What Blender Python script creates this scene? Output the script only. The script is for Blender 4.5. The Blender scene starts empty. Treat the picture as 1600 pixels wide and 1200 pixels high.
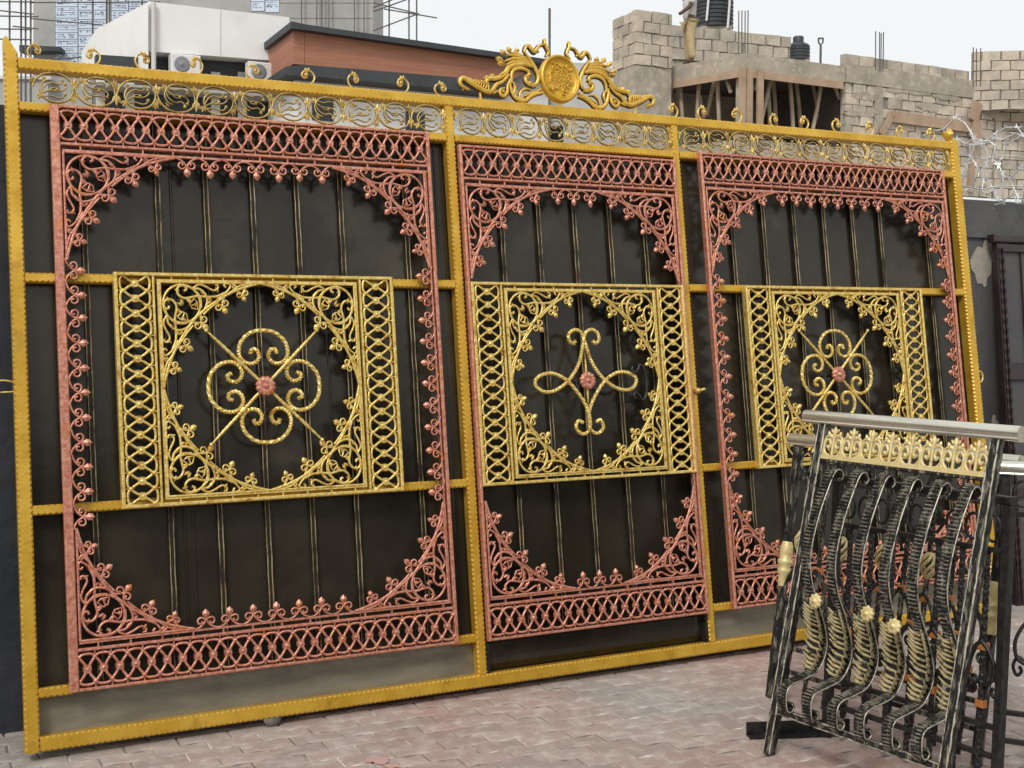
import bpy, math, random
from mathutils import Vector, Matrix
random.seed(11)
PI = math.pi
sc = bpy.context.scene
col = sc.collection

# ------------------------------------------------------------------ camera, sky, sun, exposure
F, CX, CY = 1900.0, 800.0, 600.0          # focal length and centre for a 1600 x 1200 picture
PITCH, CAM_H = 0.04972, 1.623
cam_d = bpy.data.cameras.new('camera'); cam = bpy.data.objects.new('camera', cam_d); col.objects.link(cam)
cam_d.sensor_width = 36.0; cam_d.lens = 36.0 * F / 1600.0; cam_d.clip_start = 0.05; cam_d.clip_end = 3000
cam.location = (0, 0, CAM_H); cam.rotation_euler = (PI / 2 - PITCH, 0, 0)
sc.camera = cam
SUN_EL, SUN_AZ = math.radians(46), math.radians(200)   # behind the camera, a little to the left
w = bpy.data.worlds.new('World'); sc.world = w; w.use_nodes = True
nt = w.node_tree; bg = nt.nodes['Background']
sky = nt.nodes.new('ShaderNodeTexSky'); sky.sky_type = 'NISHITA'; sky.sun_disc = False
sky.sun_elevation = SUN_EL; sky.sun_rotation = SUN_AZ; sky.air_density = 1.0; sky.dust_density = 6.0; sky.ozone_density = 1.0
hs = nt.nodes.new('ShaderNodeHueSaturation'); hs.inputs['Saturation'].default_value = 0.12
nt.links.new(sky.outputs[0], hs.inputs['Color'])
cloud = nt.nodes.new('ShaderNodeMix'); cloud.data_type = 'RGBA'; cloud.inputs[0].default_value = 0.82      # even overcast veil
cloud.inputs[7].default_value = (7.7, 7.95, 8.05, 1); nt.links.new(hs.outputs[0], cloud.inputs[6]); nt.links.new(cloud.outputs[2], bg.inputs['Color'])
bg.inputs['Strength'].default_value = 0.12
sun_d = bpy.data.lights.new('sun', 'SUN'); sun = bpy.data.objects.new('sun', sun_d); col.objects.link(sun)
sun_d.energy = 1.5; sun_d.angle = math.radians(14); sun_d.color = (1.0, 0.95, 0.87)
sdir = Vector((math.sin(SUN_AZ) * math.cos(SUN_EL), math.cos(SUN_AZ) * math.cos(SUN_EL), math.sin(SUN_EL)))
sun.rotation_euler = sdir.to_track_quat('Z', 'Y').to_euler(); sun.location = (0, -5, 12)
sc.view_settings.view_transform = 'Standard'; sc.view_settings.look = 'None'
sc.view_settings.exposure = 0.12; sc.view_settings.gamma = 1.0; sc.view_settings.use_curve_mapping = False
sc.render.engine = 'CYCLES'

# ------------------------------------------------------------------ helpers
def ray(x, y):
    a, b = (x - CX) / F, (y - CY) / F
    s, c = math.sin(PITCH), math.cos(PITCH)
    return Vector((a, -s * b + c, -c * b - s))
CAMP = Vector((0, 0, CAM_H))
def at(x, y, Y):
    r = ray(x, y); return CAMP + r * (Y / r.y)
def on_ground(x, y, z=0.0):
    r = ray(x, y); return CAMP + r * ((z - CAM_H) / r.z)
def on_plane(x, y, P0, n):
    r = ray(x, y); return CAMP + r * ((P0 - CAMP).dot(n) / r.dot(n))

class MB:
    def __init__(s, dual=False): s.v = []; s.f = []; s.m = []; s.sm = []; s.dual = dual
    def add(s, vs, fs, m=0, smooth=False):
        o = len(s.v); s.v += [tuple(q) for q in vs]
        s.f += [tuple(i + o for i in f) for f in fs]; s.m += [m] * len(fs); s.sm += [smooth] * len(fs)
    def box(s, x0, x1, y0, y1, z0, z1, m=0, ch=0.0):
        if ch <= 0:
            vs = [(x, y, z) for x in (x0, x1) for y in (y0, y1) for z in (z0, z1)]
            s.add(vs, [(0, 1, 3, 2), (4, 6, 7, 5), (0, 4, 5, 1), (2, 3, 7, 6), (0, 2, 6, 4), (1, 5, 7, 3)], m)
        else:   # chamfer on the y0 (front) face only
            b = [(x0, y1, z0), (x1, y1, z0), (x1, y1, z1), (x0, y1, z1)]
            k = [(x0, y0 + ch, z0), (x1, y0 + ch, z0), (x1, y0 + ch, z1), (x0, y0 + ch, z1)]
            f = [(x0 + ch, y0, z0 + ch), (x1 - ch, y0, z0 + ch), (x1 - ch, y0, z1 - ch), (x0 + ch, y0, z1 - ch)]
            fs = [(3, 2, 1, 0), (8, 9, 10, 11)]
            for i in range(4):
                j = (i + 1) % 4
                fs += [(i, j, j + 4, i + 4), (i + 4, j + 4, j + 8, i + 8)]
            s.add(b + k + f, fs, m)
    def hexa(s, p, m=0):      # 8 points: bottom 4 (ccw), top 4
        s.add(p, [(3, 2, 1, 0), (4, 5, 6, 7), (0, 1, 5, 4), (1, 2, 6, 5), (2, 3, 7, 6), (3, 0, 4, 7)], m)
    def prism(s, poly, off, m=0):  # polygon of 3D points extruded by vector
        n = len(poly); a = [Vector(q) for q in poly]; b = [q + Vector(off) for q in a]
        s.add(a + b, [tuple(range(n)), tuple(range(2 * n - 1, n - 1, -1))] + [(i, i + n, (i + 1) % n + n, (i + 1) % n) for i in range(n)], m)
    def loft(s, rings, m=0, smooth=True, closed=False, caps=True):
        n = len(rings[0]); k = len(rings); vs = [q for r in rings for q in r]; fs = []
        for i in range(k if closed else k - 1):
            a, b = i * n, ((i + 1) % k) * n
            for j in range(n):
                fs.append((a + j, a + (j + 1) % n, b + (j + 1) % n, b + j))
        s.add(vs, fs, m, smooth)
        if caps and not closed:
            s.add(rings[0], [tuple(range(n - 1, -1, -1))], m); s.add(rings[-1], [tuple(range(n))], m)
    def tube(s, pts, r, n=8, m=0, smooth=True, twist=0.0, phase=0.0, closed=False, rf=None):
        pts = [Vector(q) for q in pts]; k = len(pts); rings = []
        up = None; d = 0.0
        for i in range(k):
            if closed: t = pts[(i + 1) % k] - pts[i - 1]
            else: t = pts[min(i + 1, k - 1)] - pts[max(i - 1, 0)]
            t.normalize()
            if up is None:
                up = Vector((0, 1, 0)) if abs(t.y) < 0.9 else Vector((1, 0, 0))
            up = (up - t * up.dot(t)).normalized(); sd = t.cross(up)
            if i: d += (pts[i] - pts[i - 1]).length
            rr = (r[i] if isinstance(r, (list, tuple)) else r)
            ring = []
            for j in range(n):
                a = 2 * PI * j / n + phase + twist * d
                q = rr * (rf(j, d) if rf else 1.0)
                ring.append(pts[i] + up * (math.cos(a) * q) + sd * (math.sin(a) * q))
            rings.append(ring)
        s.loft(rings, m, smooth, closed)
    def rib(s, pts, wd, dp, y0=0.0, m=0, taper=None, closed=False):   # half-round strip lying in the XZ plane, front towards -Y
        k = len(pts); rings = []
        for i in range(k):
            if closed: a, b = pts[i - 1], pts[(i + 1) % k]
            else: a, b = pts[max(i - 1, 0)], pts[min(i + 1, k - 1)]
            tx, tz = b[0] - a[0], b[1] - a[1]; L = math.hypot(tx, tz) or 1; nx, nz = -tz / L, tx / L
            h = wd / 2 * (taper[i] if taper else 1.0); x, z = pts[i]
            rings.append([(x - nx * h, y0, z - nz * h), (x - nx * h * .72, y0 - dp * .60, z - nz * h * .72), (x, y0 - dp, z),
                          (x + nx * h * .72, y0 - dp * .60, z + nz * h * .72), (x + nx * h, y0, z + nz * h)])
        k0 = len(s.m); s.loft(rings, m, True, closed)
        if s.dual:      # black undercoat stays on the sides, the brushed colour on the raised front
            for i in range(k0, k0 + 5 * (len(rings) if closed else len(rings) - 1)):
                if (i - k0) % 5 in (0, 3, 4): s.m[i] = 1
    def leaf(s, c, ang, ln, wd, dp, y0=0.0, m=0):     # pointed diamond leaf with a raised middle
        ca, sa = math.cos(ang), math.sin(ang)
        def T(a, b): return (c[0] + a * ca - b * sa, c[1] + a * sa + b * ca)
        o = [T(0, 0), T(ln * .45, -wd / 2), T(ln * .72, -wd * .42), T(ln, 0), T(ln * .72, wd * .42), T(ln * .45, wd / 2)]
        mid = T(ln * .55, 0); vs = [(q[0], y0, q[1]) for q in o] + [(q[0], y0 - dp * .45, q[1]) for q in o] + [(mid[0], y0 - dp, mid[1])]
        fs = [tuple(range(5, -1, -1))] + [(i, (i + 1) % 6, (i + 1) % 6 + 6, i + 6) for i in range(6)] + [(i + 6, (i + 1) % 6 + 6, 12) for i in range(6)]
        s.add(vs, fs, m, False)
    def lathe(s, prof, n=16, m=0, axis='Z', c=(0, 0, 0), smooth=True, rf=None):   # prof: (radius, height)
        rings = []
        for r, h in prof:
            ring = []
            for j in range(n):
                a = 2 * PI * j / n; q = r * (rf(j, r, h) if rf else 1)
                x, y, z = q * math.cos(a), q * math.sin(a), h
                if axis == 'Y': x, y, z = x, -h, y
                ring.append((c[0] + x, c[1] + y, c[2] + z))
            rings.append(ring)
        s.loft(rings, m, smooth)
    def mesh(s, name, mats):
        me = bpy.data.meshes.new(name); me.from_pydata(s.v, [], s.f)
        for q in (mats if isinstance(mats, (list, tuple)) else [mats]): me.materials.append(q)
        me.polygons.foreach_set('material_index', s.m); me.polygons.foreach_set('use_smooth', s.sm); me.update()
        return me
    def build(s, name, mats, parent=None):
        return place(name, s.mesh(name, mats), parent)
def place(name, me, parent=None, loc=None, rot=None, scl=None):
    o = bpy.data.objects.new(name, me); col.objects.link(o); o.parent = parent
    if loc is not None: o.location = loc
    if rot is not None: o.rotation_euler = rot
    if scl is not None: o.scale = scl
    return o
def empty(name, loc=(0, 0, 0), rot=(0, 0, 0)):
    o = place(name, None, None, loc, rot); o.empty_display_size = 0.1; return o
def tag(o, label, cat, group=None):
    o['label'] = label; o['category'] = cat
    if group: o['group'] = group
    return o
def struct(o): o['kind'] = 'structure'; return o

def crom(pts, n=5, closed=False):
    k = len(pts); out = []
    def g(i): return pts[i % k] if closed else pts[max(0, min(k - 1, i))]
    for i in range(k if closed else k - 1):
        p0, p1, p2, p3 = g(i - 1), g(i), g(i + 1), g(i + 2)
        for j in range(n):
            t = j / n
            out.append(tuple(0.5 * (2 * b + (c - a) * t + (2 * a - 5 * b + 4 * c - d) * t * t + (3 * b - a - 3 * c + d) * t ** 3) for a, b, c, d in zip(p0, p1, p2, p3)))
    if not closed: out.append(tuple(pts[-1]))
    return out
def arc(cx, cz, r0, r1, a0, a1, n=16):
    return [(cx + (r0 + (r1 - r0) * i / n) * math.cos(math.radians(a0 + (a1 - a0) * i / n)),
             cz + (r0 + (r1 - r0) * i / n) * math.sin(math.radians(a0 + (a1 - a0) * i / n))) for i in range(n + 1)]

# ------------------------------------------------------------------ materials
def mat(name, c1, c2=None, rough=0.5, metal=0.0, scale=8.0, bump=0.0, bscale=60.0, lo=0.35, hi=0.65, stretch=None, rough2=None,
        c3=None, scale3=2.0, lo3=0.55, hi3=0.75, spec=0.5, rnd=0.0, coat=0.0, detail=6.0):
    m = bpy.data.materials.new(name); m.use_nodes = True; t = m.node_tree; b = t.nodes['Principled BSDF']; L = t.links.new
    b.inputs['Roughness'].default_value = rough; b.inputs['Metallic'].default_value = metal
    b.inputs['Specular IOR Level'].default_value = spec; b.inputs['Coat Weight'].default_value = coat; b.inputs['Coat Roughness'].default_value = 0.25
    g = t.nodes.new('ShaderNodeNewGeometry'); vec = g.outputs['Position']
    if stretch:
        mp = t.nodes.new('ShaderNodeMapping'); mp.inputs['Scale'].default_value = stretch
        tc = t.nodes.new('ShaderNodeTexCoord'); L(tc.outputs['Object'], mp.inputs['Vector']); vec = mp.outputs['Vector']
    def noise(s, lo, hi, det):
        n = t.nodes.new('ShaderNodeTexNoise'); n.inputs['Scale'].default_value = s; n.inputs['Detail'].default_value = det; n.inputs['Roughness'].default_value = 0.6
        L(vec, n.inputs['Vector']); r = t.nodes.new('ShaderNodeMapRange'); r.inputs['From Min'].default_value = lo; r.inputs['From Max'].default_value = hi
        L(n.outputs['Fac'], r.inputs['Value']); return r.outputs['Result']
    def mix(f, a, bb):
        x = t.nodes.new('ShaderNodeMix'); x.data_type = 'RGBA'
        if hasattr(f, 'links') or not isinstance(f, float): L(f, x.inputs[0])
        else: x.inputs[0].default_value = f
        for i, q in ((6, a), (7, bb)):
            if isinstance(q, tuple): x.inputs[i].default_value = (*q, 1)
            else: L(q, x.inputs[i])
        return x.outputs[2]
    c = c1
    if c2:
        f = noise(scale, lo, hi, detail); c = mix(f, c1, c2)
        if rough2 is not None:
            r = t.nodes.new('ShaderNodeMapRange'); r.inputs['To Min'].default_value = rough; r.inputs['To Max'].default_value = rough2
            L(f, r.inputs['Value']); L(r.outputs[0], b.inputs['Roughness'])
    if c3: c = mix(noise(scale3, lo3, hi3, 5.0), c, c3)
    if rnd > 0:
        oi = t.nodes.new('ShaderNodeObjectInfo'); h = t.nodes.new('ShaderNodeHueSaturation')
        r = t.nodes.new('ShaderNodeMapRange'); r.inputs['To Min'].default_value = 1 - rnd; r.inputs['To Max'].default_value = 1 + rnd
        L(oi.outputs['Random'], r.inputs['Value']); L(r.outputs[0], h.inputs['Value'])
        if isinstance(c, tuple): h.inputs['Color'].default_value = (*c, 1)
        else: L(c, h.inputs['Color'])
        c = h.outputs['Color']
    if isinstance(c, tuple): b.inputs['Base Color'].default_value = (*c, 1)
    else: L(c, b.inputs['Base Color'])
    if bump > 0:
        n = t.nodes.new('ShaderNodeTexNoise'); n.inputs['Scale'].default_value = bscale; n.inputs['Detail'].default_value = 6; L(vec, n.inputs['Vector'])
        bp = t.nodes.new('ShaderNodeBump'); bp.inputs['Strength'].default_value = bump; bp.inputs['Distance'].default_value = 0.02 if bscale < 30 else 0.004
        L(n.outputs['Fac'], bp.inputs['Height']); L(bp.outputs['Normal'], b.inputs['Normal'])
    return m

M = {}
M['gold'] = mat('gold_frame_paint', (0.56, 0.315, 0.024), (0.74, 0.46, 0.065), 0.38, 0.45, 7, 0.35, 70, lo=0.34, hi=0.68, c3=(0.36, 0.19, 0.02), scale3=9, lo3=0.58, hi3=0.80)
M['goldedge'] = mat('gold_edge_paint', (0.72, 0.44, 0.075), (0.58, 0.32, 0.03), 0.40, 0.40, 40)  # separate gold mix for the scalloped edge facets
M['cast'] = mat('yellow_gold_casting', (0.66, 0.43, 0.07), (0.88, 0.72, 0.30), 0.34, 0.50, 70, 0.5, 190, lo=0.38, hi=0.66, c3=(0.42, 0.20, 0.03), scale3=22, lo3=0.56, hi3=0.70)
M['crest'] = mat('amber_gold_casting', (0.66, 0.38, 0.04), (0.82, 0.56, 0.13), 0.36, 0.45, 40, 0.4, 150, c3=(0.36, 0.18, 0.02), scale3=20, lo3=0.58, hi3=0.72)
M['frieze'] = mat('dull_gold_scroll', (0.42, 0.29, 0.07), (0.66, 0.50, 0.18), 0.42, 0.40, 30, 0.4, 150, c3=(0.22, 0.13, 0.04), scale3=12, lo3=0.52, hi3=0.70)
M['cast_under'] = mat('dark_bronze_undercoat', (0.10, 0.060, 0.014), (0.05, 0.032, 0.010), 0.5, 0.2, 30)
M['copper'] = mat('rose_copper_casting', (0.45, 0.150, 0.095), (0.76, 0.38, 0.27), 0.34, 0.45, 60, 0.5, 190, lo=0.36, hi=0.68, c3=(0.62, 0.22, 0.06), scale3=14, lo3=0.56, hi3=0.74)
M['copper_under'] = mat('dark_copper_undercoat', (0.10, 0.028, 0.018), (0.045, 0.016, 0.012), 0.5, 0.2, 30)
M['sheet'] = mat('black_bronze_sheet', (0.022, 0.0185, 0.0125), (0.044, 0.037, 0.024), 0.16, 0.30, 1.3, 0.10, 5, lo=0.36, hi=0.70, rough2=0.30, spec=0.5, c3=(0.078, 0.066, 0.043), scale3=2.0, lo3=0.52, hi3=0.80)
M['kick'] = mat('sprayed_bronze_sheet', (0.22, 0.205, 0.155), (0.15, 0.138, 0.105), 0.45, 0.1, 5, 0.05, 200, stretch=(1, 1, 4))
M['bar'] = mat('black_bar_paint', (0.010, 0.009, 0.007), (0.03, 0.026, 0.018), 0.5, 0.0, 60, spec=0.25)
M['barline'] = mat('bronze_brushed_edge', (0.52, 0.42, 0.22), (0.06, 0.05, 0.03), 0.38, 0.45, 9, lo=0.40, hi=0.62, c3=(0.45, 0.22, 0.13), scale3=3)
M['brush'] = mat('dry_brushed_black_iron', (0.014, 0.014, 0.013), (0.30, 0.28, 0.21), 0.40, 0.3, 1.0, 0.5, 3, lo=0.50, hi=0.70, stretch=(55, 55, 14), detail=3)
M['brushlight'] = mat('silver_gold_brushed_edge', (0.60, 0.57, 0.45), (0.03, 0.03, 0.026), 0.36, 0.5, 30, 0.3, 60, lo=0.50, hi=0.68)
M['ridge'] = mat('stamped_rib_brushing', (0.34, 0.32, 0.25), (0.022, 0.022, 0.020), 0.38, 0.45, 22, 0.3, 60, lo=0.40, hi=0.60)
M['leafmix'] = mat('brushed_leaf_casting', (0.66, 0.57, 0.33), (0.035, 0.033, 0.026), 0.40, 0.35, 42, 0.5, 120, lo=0.52, hi=0.66)
M['rail'] = mat('bright_brushed_handrail', (0.70, 0.68, 0.58), (0.40, 0.38, 0.31), 0.24, 0.8, 1.0, 0.0, 40, lo=0.46, hi=0.72, stretch=(3, 30, 30))
M['black'] = mat('black_wrought_iron', (0.010, 0.010, 0.011), (0.035, 0.033, 0.032), 0.38, 0.2, 40, 0.3, 60)
M['cream'] = mat('pale_gold_casting', (0.74, 0.62, 0.32), (0.62, 0.48, 0.20), 0.42, 0.2, 30, 0.3, 120, c3=(0.05, 0.05, 0.04), scale3=22, lo3=0.66, hi3=0.74)
M['collar'] = mat('copper_collar_paint', (0.62, 0.24, 0.07), (0.5, 0.17, 0.05), 0.45, 0.3, 30)
M['wall'] = mat('dark_painted_plaster', (0.018, 0.021, 0.028), (0.034, 0.037, 0.043), 0.85, 0, 3, 0.5, 12)
M['wallgrey'] = mat('grey_painted_plaster', (0.075, 0.075, 0.078), (0.105, 0.104, 0.104), 0.85, 0, 3, 0.4, 14)
M['patch'] = mat('bare_cement_patch', (0.42, 0.38, 0.32), (0.33, 0.30, 0.26), 0.9, 0, 25, 0.5, 50)
M['paver'] = mat('red_grey_paver', (0.36, 0.245, 0.215), (0.33, 0.30, 0.275), 0.85, 0, 0.55, 0.6, 60, lo=0.42, hi=0.60, c3=(0.50, 0.44, 0.40), scale3=13, lo3=0.46, hi3=0.78, rnd=0.10, spec=0.3, detail=9)
M['joint'] = mat('sand_joint', (0.16, 0.14, 0.12), (0.70, 0.67, 0.62), 0.95, 0, 2.3, 0.2, 60, lo=0.46, hi=0.58)
M['dirt'] = mat('dirt_ground', (0.33, 0.27, 0.21), (0.26, 0.22, 0.18), 0.95, 0, 0.8, 0.3, 20)
M['white'] = mat('white_render', (0.82, 0.82, 0.81), (0.76, 0.76, 0.745), 0.8, 0, 0.7, 0.2, 5, c3=(0.66, 0.65, 0.62), scale3=1.1, lo3=0.60, hi3=0.85)
M['offwhite'] = mat('pale_render', (0.66, 0.65, 0.62), (0.56, 0.55, 0.53), 0.85, 0, 1.2, 0.2, 10)
M['concrete'] = mat('bare_concrete', (0.43, 0.375, 0.295), (0.31, 0.275, 0.22), 0.92, 0, 2.2, 0.9, 7, c3=(0.52, 0.47, 0.38), scale3=5, lo3=0.52, hi3=0.70)
M['greyconc'] = mat('grey_concrete', (0.42, 0.42, 0.40), (0.34, 0.34, 0.33), 0.9, 0, 0.9, 0.3, 6)
M['block'] = mat('sandcrete_block', (0.58, 0.51, 0.41), (0.46, 0.40, 0.32), 0.95, 0, 3, 0.6, 14, rnd=0.13, c3=(0.33, 0.30, 0.255), scale3=1.6, lo3=0.48, hi3=0.68)
M['mortar'] = mat('cement_mortar', (0.30, 0.27, 0.23), (0.22, 0.20, 0.17), 0.95, 0, 5, 0.4, 12)
M['timber'] = mat('formwork_timber', (0.46, 0.33, 0.23), (0.36, 0.25, 0.17), 0.85, 0, 3, 0.3, 12)
M['bamboo'] = mat('weathered_prop', (0.42, 0.34, 0.25), (0.30, 0.23, 0.17), 0.8, 0, 3)
M['wood'] = mat('red_wood_cladding', (0.42, 0.19, 0.11), (0.34, 0.14, 0.08), 0.6, 0, 1.0, 0, 10, stretch=(1, 1, 14))
M['dark'] = mat('dark_metal_fascia', (0.035, 0.04, 0.045), (0.05, 0.055, 0.06), 0.6, 0.0, 2)
M['glass'] = mat('dark_window_glass', (0.02, 0.025, 0.03), None, 0.15)
M['interior'] = mat('interior_shade_render', (0.10, 0.085, 0.075), (0.07, 0.06, 0.055), 0.95, 0, 2)  # shade of the room is put into this dark colour
M['wrap'] = mat('pale_blue_wrap', (0.55, 0.64, 0.75), (0.62, 0.69, 0.78), 0.6, 0, 1.5)
M['print'] = mat('dark_blue_print', (0.08, 0.12, 0.22), None, 0.6)
M['steel'] = mat('scaffold_steel', (0.10, 0.10, 0.105), (0.16, 0.14, 0.12), 0.6, 0.3, 4)
M['tank'] = mat('black_plastic_tank', (0.030, 0.034, 0.040), (0.045, 0.05, 0.055), 0.5, 0, 3)
M['plastic'] = mat('white_plastic', (0.75, 0.75, 0.74), (0.66, 0.66, 0.65), 0.5, 0, 6)
M['fan'] = mat('grey_fan_grille', (0.22, 0.23, 0.26), None, 0.5)
M['wire'] = mat('galvanised_wire', (0.72, 0.72, 0.72), (0.55, 0.55, 0.55), 0.4, 0.4, 20)
M['door'] = mat('maroon_black_paint', (0.022, 0.013, 0.014), (0.035, 0.022, 0.022), 0.35, 0, 10)
M['doorpanel'] = mat('dark_grey_panel', (0.055, 0.052, 0.055), (0.075, 0.07, 0.07), 0.45, 0, 4)
M['skin'] = mat('skin', (0.09, 0.045, 0.028), None, 0.6)
M['shirt'] = mat('off_white_shirt', (0.62, 0.61, 0.58), (0.5, 0.49, 0.47), 0.9, 0, 6)
M['trousers'] = mat('khaki_trousers', (0.50, 0.40, 0.22), (0.40, 0.31, 0.17), 0.9, 0, 6)
M['wheel'] = mat('worn_steel_wheel', (0.35, 0.33, 0.30), (0.2, 0.19, 0.18), 0.4, 0.6, 40)

# ------------------------------------------------------------------ ground
YAW, LEAN = 0.46169, 0.14219
GO = Vector((-1.7502, 4.4391, 0.0898))        # gate origin: inner left bottom corner of its frame, front face
GD = Vector((math.cos(YAW), math.sin(YAW), 0)); GB = Vector((-math.sin(YAW), math.cos(YAW), 0))
def gp(u, b, z): return Vector((GO.x, GO.y, 0)) + GD * u + GB * b + Vector((0, 0, z))

b = MB(); b.add([(-600, -200, -0.06), (600, -200, -0.06), (600, 900, -0.06), (-600, 900, -0.06)], [(0, 1, 2, 3)])
ground = struct(b.build('ground', M['dirt']))
b = MB(); b.add([gp(-9, 0.40, -0.006), gp(-9, -9, -0.006), gp(14, -9, -0.006), gp(14, 0.40, -0.006)], [(0, 1, 2, 3)])
yard = struct(b.build('paved_yard', M['joint']))
# interlocking zigzag pavers, rows parallel to the wall
PL, PW, J = 0.2, 0.1, 0.0055
def paver_mesh(seed):
    rr = random.Random(seed); q = MB()
    z = 0.012 * 1
    def outline(ins):
        a, c = PL / 2 - J / 2 - ins, PW / 2 - J / 2 - ins
        k = 0.008
        xs = [-a, -a * 0.5, 0, a * 0.5, a]; dz = [0, k, 0, -k, 0]
        return [(x, -c + d) for x, d in zip(xs, dz)] + [(x, c + d) for x, d in zip(xs[::-1], dz[::-1])]
    o1, o2 = outline(0), outline(0.006); n = len(o1)
    t = [rr.uniform(-.0012, .0012) for _ in range(3)]
    vs = [(x, y, -0.06) for x, y in o1] + [(x, y, -0.005) for x, y in o1] + [(x, y, 0.0 + t[0] + t[1] * x * 8 + t[2] * y * 8) for x, y in o2]
    fs = [tuple(range(2 * n, 3 * n))] + [(i, (i + 1) % n, (i + 1) % n + n, i + n) for i in range(n)] + [(i + n, (i + 1) % n + n, (i + 1) % n + 2 * n, i + 2 * n) for i in range(n)]
    q.add(vs, fs); return q
pmb = [paver_mesh(i) for i in range(8)]; pm = [q.mesh('paver', M['paver']) for q in pmb]
cells = []
for r in range(-50, 5):
    bb = r * PW
    for c in range(-16, 46):
        u = c * PL + (PL / 2 if r % 2 else 0)
        P = gp(u, bb, 0)
        if P.y < 2.4: continue
        v = P - CAMP; cy = -math.sin(PITCH) * -1
        dep = v.y * math.cos(PITCH) - v.z * math.sin(PITCH)
        if dep < 0.5: continue
        px = CX + F * v.x / dep; py = CY + F * (-v.z * math.cos(PITCH) - v.y * math.sin(PITCH)) / dep
        if -500 < px < 2100 and py < 1900:
            vis = -20 < px < 1620 and py < 1215 and bb < -0.02
            cells.append((0 if vis else 1, -py, P))
cells.sort(key=lambda q: (q[0], q[1]))
rest = MB()
for i, (k, py, P) in enumerate(cells):
    j = random.randrange(8); flip = PI if random.random() < .5 else 0
    if i < 300:
        place('paver', pm[j], yard, P, (0, 0, YAW + flip))
    else:
        mw = Matrix.Translation(P) @ Matrix.Rotation(YAW + flip, 4, 'Z')
        rest.add([mw @ Vector(q) for q in pmb[j].v], pmb[j].f)
o = rest.build('pavers_beyond', M['paver'], yard); o['kind'] = 'stuff'

M['splash'] = mat('faded_red_paint', (0.52, 0.27, 0.245), (0.44, 0.32, 0.29), 0.85, 0, 20)
for px_, py_, r_, sd in ((592, 1188, .045, 3), (614, 1197, .03, 4)):
    rr = random.Random(sd); c = on_ground(px_, py_, .003); q = MB()
    q.prism([c + Vector((math.cos(i * PI / 9) * r_ * rr.uniform(.5, 1.5), math.sin(i * PI / 9) * r_ * rr.uniform(.4, 1.1), 0)) for i in range(18)], (0, 0, .001)); q.build('paint_splash', M['splash'], yard)
# ------------------------------------------------------------------ perimeter wall behind the gate
WB = 0.42
wall_root = MB()
def wbox(mb, u0, u1, b0, b1, z0, z1, m=0):
    mb.hexa([gp(u0, b0, z0), gp(u1, b0, z0), gp(u1, b1, z0), gp(u0, b1, z0), gp(u0, b0, z1), gp(u1, b0, z1), gp(u1, b1, z1), gp(u0, b1, z1)], m)
b = MB(); wbox(b, -8, 12, WB, WB + 0.22, -0.05, 2.12)
pw = tag(b.build('perimeter_wall', M['wallgrey']), 'dark grey plastered yard wall running behind the leaning gate', 'wall')
b = MB(); wbox(b, -8, 12, WB - 0.015, WB + 0.235, 2.123, 2.34); b.build('coping', M['wallgrey'], pw)
def blob_patch(u, z, ru, rz, seed):
    rr = random.Random(seed); q = MB(); n = 26; pts = []
    ph = [rr.uniform(0, 6.28) for _ in range(4)]
    for i in range(n):
        a = 2 * PI * i / n; k = 1 + .22 * math.sin(2 * a + ph[0]) + .16 * math.sin(3 * a + ph[1]) + .10 * math.sin(7 * a + ph[2]) + rr.uniform(-.06, .06)
        pts.append(gp(u + ru * k * math.cos(a), WB - 0.004, z + rz * k * math.sin(a)))
    q.prism(pts, GB * 0.003)
    o = q.build('chipped_patch', M['patch'], pw); return o
wp = gp(0, WB, 0)
for px_, py_, ru, rz, sd in ((1536, 410, .075, .15, 1), (1546, 343, .075, .055, 2), (1552, 690, .05, .16, 3)):
    Q = on_plane(px_, py_, wp, GB) - wp; blob_patch(Q.dot(GD), Q.z, ru, rz, sd)
b = MB(); wbox(b, -3.2, -0.02, WB - 0.03, WB + 0.28, -0.05, 2.47)
tag(b.build('wall_pier', M['wall']), 'near black painted masonry pier at the left edge of the gate', 'pier')

b = MB(); wbox(b, -9, 12, -10.2, -9.98, -0.05, 3.1)  # unseen wall, added only so the glossy sheets have something to reflect
ow = tag(b.build('added_reflection_wall', M['wallgrey']), 'plain dark grey wall added out of view for the gate sheets to reflect', 'wall')
b = MB(); wbox(b, -9, 12, -10.24, -9.94, 3.103, 3.22); b.build('coping', M['wallgrey'], ow)  # cap of the added unseen wall
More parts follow.
